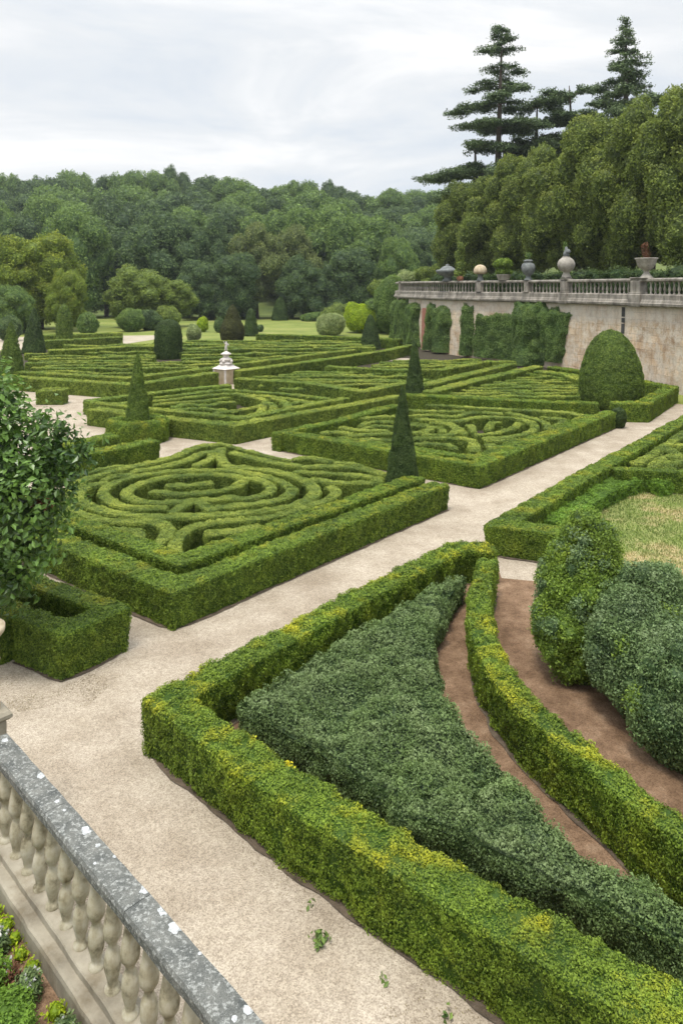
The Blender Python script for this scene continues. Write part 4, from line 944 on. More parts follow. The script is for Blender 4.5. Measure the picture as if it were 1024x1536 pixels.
cedar(938, 92, 40.2, [(.50, 5.2, 7), (.57, 4.8, 7), (.63, 4.6, 7), (.69, 4.0, 7), (.74, 3.6, 6), (.79, 3.0, 6), (.835, 2.5, 6), (.88, 1.9, 5), (.92, 1.3, 5), (.955, .85, 4), (.985, .35, 3)],
      'pointed spruce rising above the terrace trees at the right', 35, spire=True, sc=.22)

# ================================================================== TERRACE WALL
WC = resample([(22.6, 26), (21.6, 36), (20.5, 44), (18.9, 51), (15.6, 61), (11.6, 67.5), (8.7, 75), (6.75, 86), (7.6, 92), (11, 95)], .5, True)
wt = np.gradient(WC, axis=0); wt /= np.linalg.norm(wt, axis=1)[:, None]; wn = np.stack([-wt[:, 1], wt[:, 0]], 1)
WS = np.concatenate([[0], np.cumsum(np.linalg.norm(np.diff(WC, axis=0), axis=1))])
_last = int(np.argmin(WC[:, 0])); WPX = 512+F*WC[:_last+1, 0]/WC[:_last+1, 1]
def w_of_px(x): return float(np.interp(-x, -WPX, WS[:_last+1]))
def wpt(s, z, off=0.0):
    s = np.asarray(s, float); x = np.interp(s, WS, WC[:, 0]); y = np.interp(s, WS, WC[:, 1]); nx = np.interp(s, WS, wn[:, 0]); ny = np.interp(s, WS, wn[:, 1])
    return np.stack(np.broadcast_arrays(x+nx*off, y+ny*off, np.asarray(z, float)), -1)
def wstrip(prof, s0=0, s1=None, step=.5, uv=False, mb=None, mat=0):
    """sweep an (off, z) profile along the wall"""
    s = np.arange(s0, s1 or WS[-1], step); n = len(s); m = len(prof)
    V = np.stack([wpt(s, z, o) for o, z in prof], 1).reshape(-1, 3)
    Fc = grid_faces(n, m)
    return V, Fc, np.repeat(s, m), np.tile([z for o, z in prof], n)
wall = thing('retaining_wall', 'long weathered stone retaining wall curving away below the terrace, topped by a balustrade', 'wall', tuple(wpt(w_of_px(900), 0)))
wl = np.array(wall.location)
def wobj(name, V, Fc, mat, s=None, z=None):
    me = MB().add(V-wl, Fc).mesh(name, [M[mat]]); o = bpy.data.objects.new(name, me); COL.objects.link(o); o.parent = wall
    if s is not None:
        uv = me.uv_layers.new(name='UVMap'); li = np.zeros(len(me.loops), np.int32); me.loops.foreach_get('vertex_index', li)
        uv.data.foreach_set('uv', np.stack([s[li], z[li]], 1).ravel().astype(np.float32))
    return o
zs = np.linspace(-.3, 5.18, 20)
V, Fc, s_, z_ = wstrip([(.22-.04*z, z) for z in zs], step=.3)
V = V+np.stack([0*z_, 0*z_, 0*z_], 1); nn = fbm(V, 1.2, 3)*.05; V[:, 0] -= nn; V[:, 1] -= nn*.4
wobj('wall_face', V, Fc, 'wall', s_, z_)
V, Fc, *_ = wstrip([(.0, 5.18), (.26, 5.20), (.40, 5.28), (.42, 5.42), (.34, 5.46), (.30, 5.60), (.26, 5.66), (.26, 5.96), (.16, 6.02), (-.25, 6.02), (-.25, 5.3)], step=.5)
wobj('cornice', V, Fc, 'wallstone')
V, Fc, *_ = wstrip([(-.12, 6.82), (.16, 6.82), (.22, 6.88), (.22, 6.98), (.14, 7.05), (-.12, 7.05), (-.2, 6.98), (-.2, 6.88), (-.12, 6.82)], step=.5)
wobj('handrail', V, Fc, 'wallstone')
bal = MB().lathe([(.085, 0), (.085, .06), (.05, .09), (.07, .2), (.095, .3), (.075, .42), (.045, .52), (.045, .62), (.07, .70), (.085, .74), (.085, .80)], 8).mesh('baluster', [M['wallstone']])
s_lo, s_hi = w_of_px(1110), w_of_px(600); nb = 104
def wyaw(s): a = wpt(s+.1, 0)-wpt(s-.1, 0); return math.atan2(a[1], a[0])
piers = [(w_of_px(x), w) for x, w in [(849, .8), (957, 1.0), (792, .5), (720, .5), (602, .9)]]
for k in range(nb):
    s = s_lo+(s_hi-s_lo)*(k+.5)/nb
    if any(abs(s-a) < w*.5 for a, w in piers): continue
    o = bpy.data.objects.new('baluster', bal); COL.objects.link(o); o.parent = wall; o.location = wpt(s, 6.02, .02)-wl
for s, w in piers:
    mb = MB(); mb.box(-w/2, w/2, -.27, .27, 0, .86, bev=.03); mb.box(-w/2-.05, w/2+.05, -.31, .31, 0, .12, bev=.02)
    if w > .7: mb.box(-w/2-.14, w/2+.14, -.36, .36, -.86, .004, bev=.05)
    o = mb.obj('pier', M['wallstone'], wall, wpt(s, 6.02, .02)-wl); o.rotation_euler[2] = wyaw(s)
    if w > .7:
        o = MB().box(-w/2-.05, w/2+.05, -.30, .30, 0, .09, bev=.02).obj('pier_cap', M['wallstone'], wall, wpt(s, 7.03, .02)-wl); o.rotation_euler[2] = wyaw(s)
# dark drain slot and bare brick strip
s = w_of_px(935)
for z0, z1 in ((4.45, 5.1), (4.05, 4.37), (3.3, 3.97)):
    V, Fc, *_ = wstrip([(.22-.04*z0, z0), (.22-.04*z0+.02, z0), (.22-.04*z1+.02, z1), (.22-.04*z1, z1)], s-.18, s+.181, .12); wobj('drain_slot', V+0, Fc, 'darkstone')
V, Fc, *_ = wstrip([(.20, .1), (.24, .1), (.13, 4.2), (.05, 4.3)], w_of_px(644), w_of_px(634), .2); wobj('brick_patch', V, Fc, 'brickpatch')
# terrace floor behind the wall
inner = [tuple(wpt(s, 0, -.15)[:2]) for s in np.arange(0, WS[-1], 1.5)]
tp = inner+[(40, 110), (90, 130), (120, 26)]
o = sheet('terrace_floor', tp, TZ-.1, 'bedsoil')
hb = MB(); pts = [tuple(wpt(s, 0, -3.2)[:2]) for s in np.arange(2, w_of_px(612), 1.2)]
# dark clipped hedge at the foot of the terrace trees
hd = hedge(pts, 'dark hedge under the tall terrace trees, behind the balustrade', None, w=1.6, h=1.5, mat='yew', z0=TZ-.1, amp=.45, jit=.25, k=1.3, cover=1.1, step=.6)

# urns and planters on the wall top
UG = 'stone ornaments along the top of the terrace wall'
def orn(x, name, label, cat='urn', z=7.05, pier=True):
    s = w_of_px(x); p = wpt(s, z+(.09 if x in (849, 957) else 0), .02); return thing(name, label, cat, tuple(p), UG, wyaw(s))
u = orn(849, 'stone_urn', 'large ball shaped stone urn with a carved top on the wall pier')
MB().box(-.28, .28, -.28, .28, 0, .10, bev=.02).obj('base', M['urn'], u)
MB().lathe([(.36, .10), (.33, .2), (.26, .34), (.24, .46), (.34, .54), (.56, .72), (.66, .98), (.66, 1.16), (.55, 1.42), (.36, 1.58), (.26, 1.64), (.30, 1.70), (.01, 1.72)], 20).obj('bowl', M['urn'], u)
mb = MB().lathe([(.20, 1.7), (.26, 1.82), (.22, 2.0), (.13, 2.2), (.10, 2.4), (.01, 2.5)], 10); mb.lathe([(.02, 0), (.17, .06), (.19, .2), (.1, .34), (.01, .38)], 8, c=(-.26, 0), z=1.88)
mb.obj('carved_finial', M['urndark'], u)
mb = MB(); blob(mb, (.12, 0, 2.45), (.11, .11, .42), 3, k=500, smax=.10, cover=2, jit=.05, n=(8, 8)); mb.obj('plant', M['tree_mid'], u)
u = orn(969, 'goblet_planter', 'wide stone goblet planter with reddish dry plants on the wall', 'planter')
MB().lathe([(.42, 0), (.42, .06), (.34, .12), (.18, .34), (.17, .46), (.26, .54), (.44, .68), (.58, .92), (.64, 1.18), (.72, 1.26), (.72, 1.32), (.6, 1.32), (.55, 1.2), (.01, 1.18)], 22).obj('bowl', M['urn'], u)
mb = MB(); rr_ = random.Random(2)
for k in range(16):
    a = rr_.uniform(0, 6.28); q = rr_.uniform(.1, .42); hh = rr_.uniform(.35, 1.15)
    mb.tube([(q*.5*math.cos(a), q*.5*math.sin(a), 1.18), (q*.8*math.cos(a), q*.8*math.sin(a), 1.2+hh*.6), (q*math.cos(a+.3), q*math.sin(a+.3), 1.2+hh)], [.02, .015, .01], 4)
for k in range(7): blob(mb, (rr_.uniform(-.3, .3), rr_.uniform(-.3, .3), rr_.uniform(1.4, 2.2)), .12, k, k=500, smax=.09, cover=1.2, jit=.08, n=(6, 6), core=False)
mb.obj('plant', M['red'], u)
u = orn(792, 'stone_urn', 'grey lidded stone urn with a tuft growing on top, left of the ball urn')
MB().lathe([(.34, 0), (.34, .08), (.2, .22), (.2, .36), (.36, .5), (.55, .8), (.58, 1.1), (.5, 1.34), (.34, 1.46), (.36, 1.54), (.44, 1.58), (.3, 1.7), (.01, 1.74)], 18).obj('bowl', M['urndark'], u)
mb = MB(); blob(mb, (0, 0, 2.0), (.22, .22, .3), 5, k=500, smax=.10, cover=1.4, jit=.1, n=(8, 8)); mb.obj('plant', M['tree_mid'], u)
u = orn(755, 'potted_topiary', 'two tier lime yellow clipped bush in a pot on the wall', 'planter')
MB().lathe([(.45, 0), (.5, .1), (.62, .45), (.66, .5), (.6, .52), (.01, .5)], 16).obj('pot', M['urn'], u)
mb = MB(); blob(mb, (0, 0, .75), (.72, .7, .34), 2, k=500, smax=.12, cover=1.7, jit=.04, n=(12, 16)); blob(mb, (.05, 0, 1.42), (.82, .8, .50), 3, k=500, smax=.12, cover=1.7, jit=.04, n=(12, 16)); mb.obj('clipped_foliage', M['bushg'], u)
u = orn(720, 'stone_finial', 'pale mushroom shaped stone finial on a short dark stem on the wall', 'finial')
MB().lathe([(.34, 0), (.3, .1), (.22, .3), (.24, .55), (.3, .6)], 14).obj('stem', M['urndark'], u)
MB().lathe([(.28, .58), (.55, .62), (.62, .78), (.58, 1.05), (.42, 1.3), (.2, 1.42), (.01, 1.45)], 18).obj('cap', M['pedestal'], u)
u = orn(690, 'slender_plant', 'slender yellow green plant with a terracotta bird shaped pot beside the wide dark urn', 'plant')
MB().lathe([(.2, 0), (.34, .2), (.3, .45), (.01, .45)], 12).obj('pot', M['terra'], u)
mb = MB()
for zc, r_, h_ in ((.7, .5, .4), (1.4, .42, .5), (2.3, .36, .6), (3.1, .28, .5)): blob(mb, (rs.uniform(-.15, .15), 0, zc), (r_, r_, h_), zc, k=500, smax=.14, cover=1.5, jit=.1, n=(8, 10))
mb.obj('foliage', M['tree_olive'], u)
u = orn(671, 'stone_urn', 'wide low dark stone urn at the far end of the wall')
MB().lathe([(.5, 0), (.5, .1), (.3, .25), (.35, .4), (.8, .62), (1.1, .85), (1.15, 1.0), (1.0, 1.08), (.75, 1.12), (.62, 1.25), (.4, 1.4), (.16, 1.48), (.2, 1.58), (.01, 1.66)], 20).obj('bowl', M['urndark'], u)

# ivy on the wall
IG = 'ivy growing on the terrace wall'
def ivy(x0, x1, z0, z1, th, label, mat='ivy', flare=0.0, ragged=.25, seed=0, name='wall_ivy'):
    a, b = w_of_px(x1), w_of_px(x0); L_ = abs(b-a); s0 = min(a, b); nu = max(6, int(L_/.25)); nv = max(10, int((z1-z0)/.25))
    u = np.linspace(0, 1, nu); v = np.linspace(0, 1, nv); U, Vv = np.meshgrid(u, v)
    ed = np.minimum(np.minimum(U, 1-U)*L_, np.minimum(Vv*3+.3, (1-Vv))*(z1-z0)); off = th*np.sqrt(np.clip(ed/ max(.18, th*.8), 0, 1))
    ss = s0+(U+flare*(U-.5)*(1-Vv))*L_; zz = z0+Vv*(z1-z0)
    ss = ss+((U-.5)*2*fbm(np.stack([zz.ravel()*0+seed*3.3, zz.ravel(), U.ravel()*.5], 1), 1.3, 3).reshape(U.shape))*min(.55, L_*.28)
    p = wpt(ss.ravel(), zz.ravel(), 0); p0 = np.stack([ss.ravel(), zz.ravel(), 0*zz.ravel()+seed*9.0], 1)
    rg = fbm(p0*[1.6, 1, 1], .8, 3)*ragged*1.6
    nn_ = wpt(ss.ravel(), zz.ravel(), 1.0)-p
    p = p+nn_*(.20-.04*zz.ravel()+off.ravel()*(1+fbm(p0*[1, .28, 1], 1.9, 3)*.75))[:, None]; p[:, 2] += rg*((Vv.ravel() > .9)*1.0)*1.2
    Q = grid_faces(nv, nu)
    c = np.cross(p[Q[0, 1]]-p[Q[0, 0]], p[Q[0, 3]]-p[Q[0, 0]])
    if np.dot(c[:2], -p[Q[0, 0]][:2]) < 0: Q = Q[:, ::-1]
    mb = MB(); mb.add(p-nn_*.05, Q, 0, .2); scatter(mb, p, Q, k=.9, cover=1.6, jit=.10, clump=2.2, tilt=.7)
    NLEAF[0] += mb.n
    return tag(mb.obj(name, M[mat]), label, 'ivy', IG)
ivy(596, 612, .2, 5.0, .6, 'ivy curtain at the very far end of the wall, spreading at its foot', flare=.5, seed=1)
ivy(612, 630, .2, 4.7, .5, 'second ivy strip from the far end of the wall, left of the bare brick', flare=.25, seed=2)
ivy(645, 655, .2, 4.8, .9, 'narrow ivy pillar right of the bare red brick strip', seed=3)
ivy(659, 676, .2, 4.5, 1.2, 'thick ivy pillar standing alone between two bare pale strips of wall', seed=4)
ivy(697, 711, .2, 4.9, 1.0, 'slim dark ivy pillar at the left side of the broad ivy sheet', seed=5)
ivy(713, 783, .2, 4.1, .30, 'broad flat sheet of ivy covering the middle of the wall', seed=6)
ivy(777, 819, .1, 5.2, 1.4, 'tallest bulging ivy column reaching up to the balustrade', seed=7, ragged=.5)
ivy(812, 856, .6, 4.9, .55, 'ragged ivy mass right of the tallest ivy column', seed=8, ragged=.9, flare=-.35)

# ================================================================== STATUE
px_, py_ = at(337, 577, 0)
st = thing('garden_statue', 'small pale stone figure on a tall stepped pedestal in the middle of the parterres', 'statue', (px_, py_+.6, 0), rz=R(45+5)); st.scale = (1.05, 1.05, .93)
def sbox(hw, z0, z1, b=.03): return MB().box(-hw, hw, -hw, hw, z0, z1, bev=b)
mb = MB(); V = np.array([[sx*h_, sy*h_, z] for z, h_ in ((0, .48), (1.05, .55)) for sx, sy in ((-1, -1), (1, -1), (1, 1), (-1, 1))], float)
mb.add(V, [[0, 1, 5, 4], [1, 2, 6, 5], [2, 3, 7, 6], [3, 0, 4, 7], [4, 5, 6, 7]])
mb.obj('pedestal', M['pedestal'], st)
for sx, sy in ((-1, -1), (1, -1), (1, 1), (-1, 1)):
    MB().box(sx*.53-.05, sx*.53+.05, sy*.53-.05, sy*.53+.05, 0, 1.02, bev=.015).obj('corner_strip', M['whitestone'], st)
mb = MB(); rings = [(1.04, .60), (1.09, .63), (1.14, .58), (1.24, .42), (1.34, .34), (1.36, .33)]
V = np.array([[sx*h_, sy*h_, z] for z, h_ in rings for sx, sy in ((-1, -1), (1, -1), (1, 1), (-1, 1))], float)
Fc = [[k*4+i, k*4+(i+1) % 4, k*4+4+(i+1) % 4, k*4+4+i] for k in range(len(rings)-1) for i in range(4)]+[[3, 2, 1, 0], [20, 21, 22, 23]]
mb.add(V, Fc).obj('pedestal_cap', M['whitestone'], st)
mb = MB().lathe([(.33, 1.35), (.42, 1.42), (.40, 1.50), (.27, 1.56), (.24, 1.62), (.36, 1.70), (.38, 1.78), (.22, 1.86), (.17, 1.94), (.20, 2.04), (.33, 2.10), (.34, 2.16), (.2, 2.24), (.08, 2.32), (.01, 2.36)], 16)
for k in range(4):
    a = k*math.pi/2+.4; mb.lathe([(.01, -.12), (.1, -.06), (.12, .02), (.07, .1), (.01, .14)], 8, c=(.36*math.cos(a), .36*math.sin(a)), z=1.62)
mb.obj('tiered_shaft', M['whitestone'], st)
def skin_figure(name, verts, edges, rad, mat, parent):
    me = bpy.data.meshes.new(name); me.from_pydata(verts, edges, []); me.update()
    o = bpy.data.objects.new(name, me); COL.objects.link(o); o.parent = parent
    m = o.modifiers.new('skin', 'SKIN'); m.use_smooth_shade = True
    me.skin_vertices.new() if not me.skin_vertices else None
    for i, r in enumerate(rad): me.skin_vertices[0].data[i].radius = (r, r)
    me.skin_vertices[0].data[0].use_root = True
    s = o.modifiers.new('sub', 'SUBSURF'); s.levels = 1; s.render_levels = 2
    me.materials.append(M[mat]); return o
fv = [(0, 0, 2.62), (0, 0, 2.76), (.01, 0, 2.88), (.01, 0, 2.95), (.015, -.01, 3.04), (.05, 0, 2.5), (.05, -.02, 2.36), (-.05, 0, 2.5), (-.06, .03, 2.36), (.1, 0, 2.89), (.17, -.02, 2.80), (.12, -.1, 2.74), (-.09, 0, 2.89), (-.17, 0, 2.97), (-.2, -.03, 3.07)]
fe = [(0, 1), (1, 2), (2, 3), (3, 4), (0, 5), (5, 6), (0, 7), (7, 8), (2, 9), (9, 10), (10, 11), (2, 12), (12, 13), (13, 14)]
skin_figure('figure', fv, fe, [.075, .07, .085, .032, .062, .055, .035, .055, .035, .035, .028, .022, .035, .026, .02], 'whitestone', st)

# ================================================================== NEAR BALUSTRADE
A0 = np.array([-3.86, 8.17]); DIR = np.array([.7071, -.7071]); NRM = np.array([-.7071, -.7071])   # NRM points to the camera side
bs = thing('stone_balustrade', 'near stone balustrade with a dark lichen spotted rail and bulbous cream balusters', 'balustrade', (A0[0], A0[1], 0), rz=R(-45))
LEN = 6.2                                   # local x runs along the rail, local -y is the camera side
def grid_box(mb, x0, x1, prof, step=.08, mat=0, amp=.004):
    xs = np.linspace(x0, x1, int((x1-x0)/step)+1); m = len(prof); V = np.zeros((len(xs), m, 3)); V[:, :, 0] = xs[:, None]; V[:, :, 1:] = np.array(prof)[None]
    V = V.reshape(-1, 3); V = V+(fbm(V+3, 9, 2)*amp)[:, None]*np.array([0, 1, 1]); Q = grid_faces(len(xs), m, True)
    c = list(range(m)); e = [(len(xs)-1)*m+i for i in range(m)]
    mb.add(V, Q, mat)
    mb.add(V[c], [c[::-1]], mat); mb.add(V[e], [list(range(m))], mat)
rp = [(-.105, 1.32), (-.085, 1.325), (.085, 1.325), (.105, 1.32), (.125, 1.345), (.13, 1.42), (.115, 1.45), (.06, 1.455), (-.06, 1.455), (-.115, 1.45), (-.13, 1.42), (-.125, 1.345)]
mb = MB()
for a, b in ((0, 1.55), (1.556, 3.1), (3.106, 4.65), (4.656, LEN)): grid_box(mb, a, b, rp)
rail = mb.obj('handrail', M['railstone'], bs)
# white lichen patches: thin crusts on the rail
lp = []
def lichen_patch(x, y, r, asp=1.0):
    n = 14; r0 = random.Random(x*99); V = [(x, y, 1.4585)]
    for k in range(n):
        t = k*6.283/n; q = r*(1+r0.uniform(-.3, .25)); V.append((x+q*math.cos(t)*asp, max(-.11, min(.11, y+q*math.sin(t))), 1.4565))
    m = MB(); 
    for k in range(n): m.add([V[0], V[1+k], V[1+(k+1) % n]], [[0, 1, 2]])
    m.obj('lichen_patch', M['lichen'], rail)
def on_rail(px, py):                        # where a photo point falls on the rail top, in rail coordinates
    X_, Y_ = at(px, py, 1.455); v = np.array([X_, Y_])-A0; return float(v@DIR), float(-(v@NRM))
for q in [(62, 1163, .035, 1.3), (86, 1202, .02, 1.2), (129, 1246, .035, 1.4), (147, 1268, .02, 1), (177, 1282, .016, 1), (218, 1335, .034, 1.2), (245, 1366, .038, 1.2), (263, 1391, .042, 1.2), (8, 1110, .03, 1.3),
          (373, 1515, .03, 1.2), (142, 1295, .014, 1), (300, 1430, .014, 1), (352, 1528, .02, 1), (97, 1215, .014, 1.2)]:
    a, b = on_rail(q[0], q[1]); lichen_patch(a, max(-.1, min(.1, b)), q[2]*1.15, q[3])
bprof = [(.068, 0), (.068, .03), (.044, .045), (.042, .07), (.052, .12), (.070, .19), (.075, .25), (.066, .32), (.042, .385), (.037, .405), (.050, .435), (.078, .48), (.082, .53), (.074, .60), (.058, .68), (.046, .75), (.044, .79), (.052, .81), (.062, .83), (.062, .875)]
bm_ = MB().lathe(bprof, 20).mesh('baluster', [M['baluster']])
k = 0; x = .28
while x < LEN-.1:
    o = bpy.data.objects.new('baluster', bm_); COL.objects.link(o); o.parent = bs; o.location = (x, 0, .447); o.rotation_euler[2] = x*5; x += .30
mb = MB(); grid_box(mb, 0, LEN, [(-.115, .30), (.13, .30), (.13, .44), (.12, .45), (-.105, .45), (-.115, .44)], .12, amp=.006); mb.obj('plinth', M['plinth'], bs)
mb = MB(); grid_box(mb, 0, LEN, [(-.235, -.3), (.15, -.3), (.15, .36), (-.20, .375), (-.225, .365), (-.235, .33)], .12, amp=.008); mb.obj('step_course', M['plinth'], bs)
# end pier with a tall finial at the left edge
pr = thing('gate_pier', 'stone pier at the left end of the near balustrade, carrying a pale vase', 'pier', (A0[0]-.30, A0[1]+.27, 0), rz=R(-45))
MB().box(-.22, .22, -.2, .2, -.2, 1.50, bev=.02).obj('shaft', M['plinth'], pr)
MB().box(-.27, .27, -.25, .25, 1.503, 1.60, bev=.03).obj('cap', M['plinth'], pr)
MB().lathe([(.20, 1.6), (.20, 1.66), (.15, 1.70), (.155, 1.9), (.13, 2.05), (.17, 2.1), (.2, 2.16), (.14, 2.22), (.12, 2.3), (.19, 2.42), (.25, 2.5), (.25, 2.56), (.01, 2.56)], 20).obj('vase', M['pedestal'], pr)

# ------------------------------------------------------------------ planting below the balustrade
def loc2w(x, y): v = A0+DIR*x-NRM*y; return v
bedpoly = [tuple(loc2w(-3, -.24)), tuple(loc2w(LEN, -.24)), tuple(loc2w(LEN, -3)), tuple(loc2w(-3, -3))]
sheet('flower_bed_soil', bedpoly, .18, 'soil')
mb = MB(); 
for k in range(40):
    a = rs.uniform(.9, 3.4); b = -rs.uniform(.62, 1.5); c = loc2w(a, b); blob(mb, (c[0], c[1], .26), (.2, .2, .15), k, cover=2.2, jit=.04, n=(8, 10), quad=False, up=.8, k=1.2, zmin=.18)
tag(mb.obj('ground_cover', M['green']), 'bright green ground cover in the bed below the balustrade', 'ground cover', kind='stuff')
FG = 'small plants in the bed below the balustrade'
def bedplant(a, b, r, mat, label, nmx='bedding_plant', h=1.0, flowers=0):
    c = loc2w(a, b); mb = MB(); blob(mb, (c[0], c[1], .20+r*h*.5), (r, r, r*h), a*9, cover=2.0, jit=.03, n=(8, 10), quad=True, up=.6, k=1.3, zmin=.18)
    o = tag(mb.obj(nmx, M[mat]), label, 'plant', FG)
    if flowers:
        fb = MB()
        for i in range(flowers):
            q = rs.uniform(0, 6.28); e = r*rs.uniform(.2, .95); z = .22+r*h*(1.5-.6*e/r)
            blob(fb, (c[0]+e*math.cos(q), c[1]+e*math.sin(q), z), .012, i, k=1, cover=1, jit=.003, n=(4, 6), core=True)
        fb.obj('blossom', M['flower'], o)
for i, a in enumerate(np.arange(.05, 1.75, .21)):
    bedplant(a, -.31-.02*math.sin(i*2), .06, 'lime', ['yellow green tuft at the pier, first of the row by the balustrade foot', 'yellow green tuft next after the one at the pier', 'third yellow green tuft of the row by the balustrade foot', 'fourth yellow green tuft of the row by the balustrade foot',
             'fifth yellow green tuft of the row by the balustrade foot', 'sixth yellow green tuft of the row by the balustrade foot', 'seventh yellow green tuft of the row by the balustrade foot', 'eighth yellow green tuft of the row by the balustrade foot', 'last yellow green tuft of the row by the balustrade foot'][i], h=.8)
bedplant(2.3, -.33, .07, 'lime', 'single bright yellow tuft low down against the balustrade foot', h=.9)
bedplant(1.95, -.42, .12, 'blue', 'blue green plant with tiny white flowers, left one at the balustrade foot', flowers=9)
bedplant(2.6, -.4, .13, 'blue', 'blue green plant with tiny white flowers, right one at the balustrade foot', flowers=7)
bedplant(1.3, -.47, .12, 'blue', 'dusty plant among tiny pink white flowers in the bed', flowers=12)
bedplant(.8, -.45, .12, 'blue', 'low dark plant at the foot of the tuft row in the bed', flowers=6, h=.6)
bedplant(.3, -.5, .15, 'green', 'fresh green plant at the left edge of the bed', flowers=4)
bedplant(1.65, -.5, .11, 'red', 'reddish brown low plant nearest the bright ground cover', flowers=8, h=.6)
# weeds on the gravel
def weed(px, py, r, label):
    X_, Y_ = at(px, py); mb = MB(); blob(mb, (X_, Y_, r*.5), (r, r, r*.9), px, cover=1.6, jit=.04, n=(6, 8), quad=True, up=.6, smax=.05, k=2.4, zmin=.005, core=False)
    tag(mb.obj('weed', M['tree_mid']), label, 'weed', 'weeds growing in the gravel')
weed(480, 1412, .075, 'largest weed growing alone in the near gravel'); weed(575, 1468, .03, 'tiny weed below the largest one'); weed(465, 1358, .03, 'tiny weed above the largest one'); weed(668, 1528, .03, 'tiny weed at the bottom edge of the photo')
def sprig(px, py, z, label):
    X_, Y_ = at(px, py, z); mb = MB(); mb.tube([(X_, Y_, 0), (X_+.01, Y_, z*.6), (X_, Y_, z)], [.008, .007, .004], 5)
    blob(mb, (X_, Y_, z), (.06, .06, .05), px, cover=1.8, jit=.03, n=(6, 8), quad=True, up=.5, smax=.035, k=2.4, core=False)
    tag(mb.obj('seedling', M['sprig']), label, 'plant', 'yellow seedlings by the front hedge')
M['sprig'] = leafmat('yellow_sprig', (.45, .33, .02), (.75, .52, .03))
sprig(432, 1150, .72, 'bright yellow seedling at the inner edge of the long front hedge'); sprig(376, 1112, .62, 'orange yellow seedling nearest the corner of the long front hedge')
# dry grass on the lawn and fallen leaves by the hedges
gl = [at(x, y) for x, y in [(830, 862), (905, 765), (960, 722), (1150, 722), (1500, 1000), (1150, 1100), (960, 1000)]]
def tuftfield(name, poly, n, mat, label, cat, hgt=(.03, .08), w=.012, z=.012):
    poly = np.array(poly); x0, y0 = poly.min(0); x1, y1 = poly.max(0); q = np.stack([rng.uniform(x0, x1, n*2), rng.uniform(y0, y1, n*2)], 1)
    c = np.zeros(len(q), bool); j = len(poly)-1
    for i in range(len(poly)):
        a, b = poly[i], poly[j]; c ^= ((a[1] > q[:, 1]) != (b[1] > q[:, 1])) & (q[:, 0] < (b[0]-a[0])*(q[:, 1]-a[1])/(b[1]-a[1]+1e-12)+a[0]); j = i
    q = q[c][:n]
    if cat == 'litter': q = q[fbm(np.column_stack([q, 0*q[:, 0]]), 1.6, 3)+.25*rng.normal(size=len(q)) > .08]
    N = len(q); t = rng.uniform(0, 6.28, N); hh = rng.uniform(*hgt, N); l = rng.uniform(.2, 1.2, N)*hh; p = np.column_stack([q, np.full(N, z)])
    dx = np.stack([np.cos(t), np.sin(t), 0*t], 1); ax = np.stack([-np.sin(t), np.cos(t), 0*t], 1)
    tip = p+ax*l[:, None]; tip[:, 2] += hh
    V = np.stack([p-dx*w, p+dx*w, tip], 1).reshape(-1, 3)
    return tag(MB().add(V, np.arange(N*3).reshape(-1, 3), 0, rng.random(N)).obj(name, M[mat]), label, cat, kind='stuff')
tuftfield('dry_grass', gl, 60000, 'dryblade', 'half dry short grass on the round lawn', 'grass', w=.010)
lit = [at(x, y) for x, y in [(215, 1130), (300, 1170), (430, 1270), (560, 1380), (700, 1490), (760, 1560), (600, 1560), (500, 1440), (380, 1300), (250, 1180)]]
M['litter'] = leafmat('dry_clippings', (.12, .09, .045), (.30, .25, .14))
def litter(name, poly, n, label): return tuftfield(name, poly, n, 'litter', label, 'litter', hgt=(.003, .012), w=.007, z=.004)
litter('leaf_litter', lit, 7000, 'dry clippings scattered on the gravel beside the long front hedge')
litter('leaf_litter', [at(x, y) for x, y in [(265, 950), (420, 885), (672, 772), (690, 785), (430, 905), (290, 965)]], 2600, 'dry clippings along the foot of the near parterre hedge')
litter('leaf_litter', [at(x, y) for x, y in [(0, 1000), (90, 1032), (185, 985), (200, 1000), (130, 1060), (0, 1070)]], 7000, 'dry clippings before the U shaped hedge')
litter('leaf_litter', [at(x, y) for x, y in [(762, 868), (800, 900), (880, 1060), (1000, 1170), (1080, 1260), (1000, 1260), (850, 1130), (780, 1040)]], 5000, 'brown leaf litter on the curved soil strip below the big shrubs')

# thin summer haze over the whole place
hz = MB().box(-540, 540, -80, 780, -1.2, 80).obj('haze', None); hz.data.materials.clear(); hz['kind'] = 'stuff'; hz['label'] = 'thin pale summer haze over the garden and the wood'
hm = bpy.data.materials.new('haze_air'); hm.use_nodes = True; hm.node_tree.nodes.clear()
pv = hm.node_tree.nodes.new('ShaderNodeVolumePrincipled'); pv.inputs['Density'].default_value = HAZE; pv.inputs['Color'].default_value = (.86, .92, 1.0, 1)
ho = hm.node_tree.nodes.new('ShaderNodeOutputMaterial'); hm.node_tree.links.new(pv.outputs[0], ho.inputs['Volume']); hz.data.materials.append(hm)
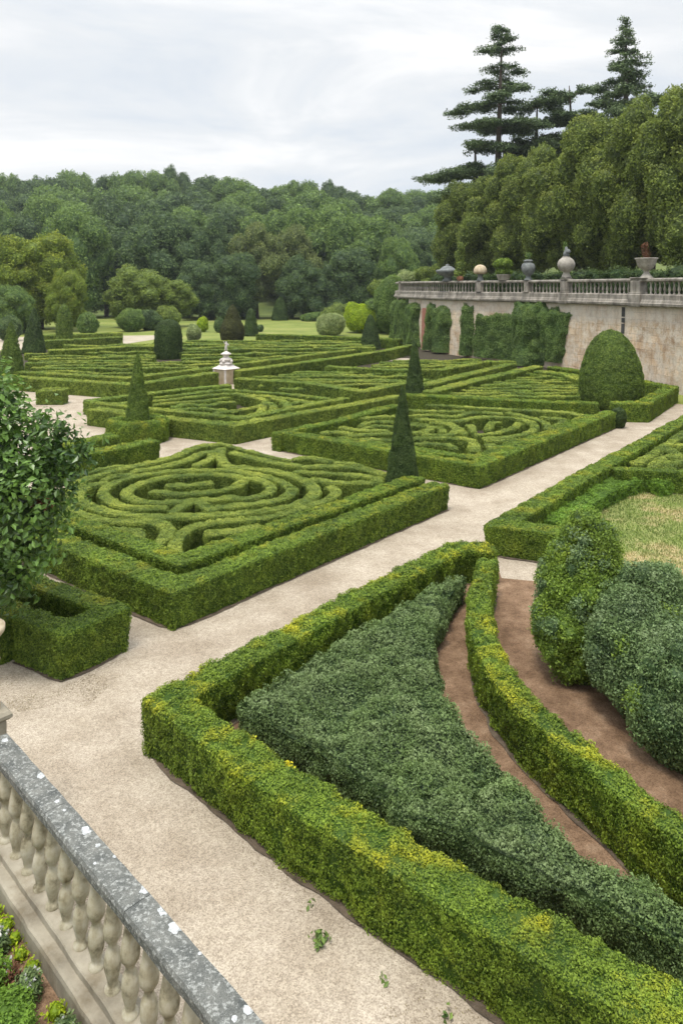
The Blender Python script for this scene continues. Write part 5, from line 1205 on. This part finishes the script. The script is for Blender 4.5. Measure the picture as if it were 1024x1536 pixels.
# ================================================================== LIGHT, SKY, CAMERA
el, az = R(52), R(205)     # high soft sun behind the camera, slightly to the left
W = bpy.data.worlds.new('World'); C.world = W; W.use_nodes = True
nt = W.node_tree; ns, ls = nt.nodes, nt.links; ns.clear()
sky = ns.new('ShaderNodeTexSky'); sky.sky_type = 'NISHITA'; sky.sun_disc = False; sky.sun_elevation = el; sky.sun_rotation = az; sky.air_density = 1.0; sky.dust_density = 2.0
tc = ns.new('ShaderNodeTexCoord')
mp = ns.new('ShaderNodeMapping'); mp.inputs['Scale'].default_value = (1.0, 1.0, 3.6); mp.inputs['Location'].default_value = (.35, .1, .2); ls.new(tc.outputs['Generated'], mp.inputs['Vector'])
n1 = noise_n(ns, ls, mp.outputs[0], 2.1, 6, .55)
n1n = n1.node; n1n.inputs['Distortion'].default_value = .5
r1 = ramp(ns, [(.30, (5.3, 6.0, 6.9)), (.42, (6.5, 7.0, 7.6)), (.53, (7.4, 7.65, 7.9)), (.64, (8.9, 8.9, 8.9))]); ls.new(n1, r1.inputs[0])
cov = ramp(ns, [(.28, (.82, .82, .82)), (.5, (.97, .97, .97))]); ls.new(n1, cov.inputs[0])
col = mixc(ns, ls, cov.outputs[0], sky.outputs[0], r1.outputs[0])
sz = ns.new('ShaderNodeSeparateXYZ'); ls.new(tc.outputs['Generated'], sz.inputs[0])
zm = ns.new('ShaderNodeMapRange'); zm.interpolation_type = 'SMOOTHSTEP'; zm.inputs[1].default_value = .30; zm.inputs[2].default_value = 1.0; zm.inputs[3].default_value = .10; zm.inputs[4].default_value = .25; ls.new(sz.outputs[2], zm.inputs[0])
bg = ns.new('ShaderNodeBackground'); ls.new(zm.outputs[0], bg.inputs['Strength']); ls.new(col, bg.inputs[0])
wo = ns.new('ShaderNodeOutputWorld'); ls.new(bg.outputs[0], wo.inputs[0])
sun = bpy.data.lights.new('sun', 'SUN'); sun.energy = 2.4; sun.angle = R(12); sun.color = (1.0, .96, .88)
so = bpy.data.objects.new('sun', sun); COL.objects.link(so)
from mathutils import Vector as Vec
sdir = Vec((-.16, -.30, 1.0)).normalized()          # towards the sun: behind left, high
so.rotation_euler = sdir.to_track_quat('Z', 'Y').to_euler(); so.location = sdir*60
sky.sun_elevation = math.asin(sdir.z); sky.sun_rotation = math.atan2(sdir.x, sdir.y)
cam = bpy.data.cameras.new('camera'); cam.sensor_fit = 'VERTICAL'; cam.sensor_height = 36; cam.sensor_width = 24; cam.lens = F/1536*36; cam.shift_y = -(768-HZ)/1536
cam.clip_start = .05; cam.clip_end = 5000
co = bpy.data.objects.new('camera', cam); COL.objects.link(co); co.location = (0, 0, H); co.rotation_euler = (math.pi/2, 0, 0); C.camera = co
C.view_settings.view_transform = 'Standard'; C.view_settings.look = 'None'; C.view_settings.exposure = 0.26; C.view_settings.gamma = 1
C.cycles.max_bounces = 6; C.cycles.diffuse_bounces = 3; C.cycles.transmission_bounces = 3; C.cycles.glossy_bounces = 2
C.cycles.use_adaptive_sampling = True; C.cycles.adaptive_threshold = .02
C.cycles.use_denoising = True
print('LEAF VERTS', NLEAF[0])
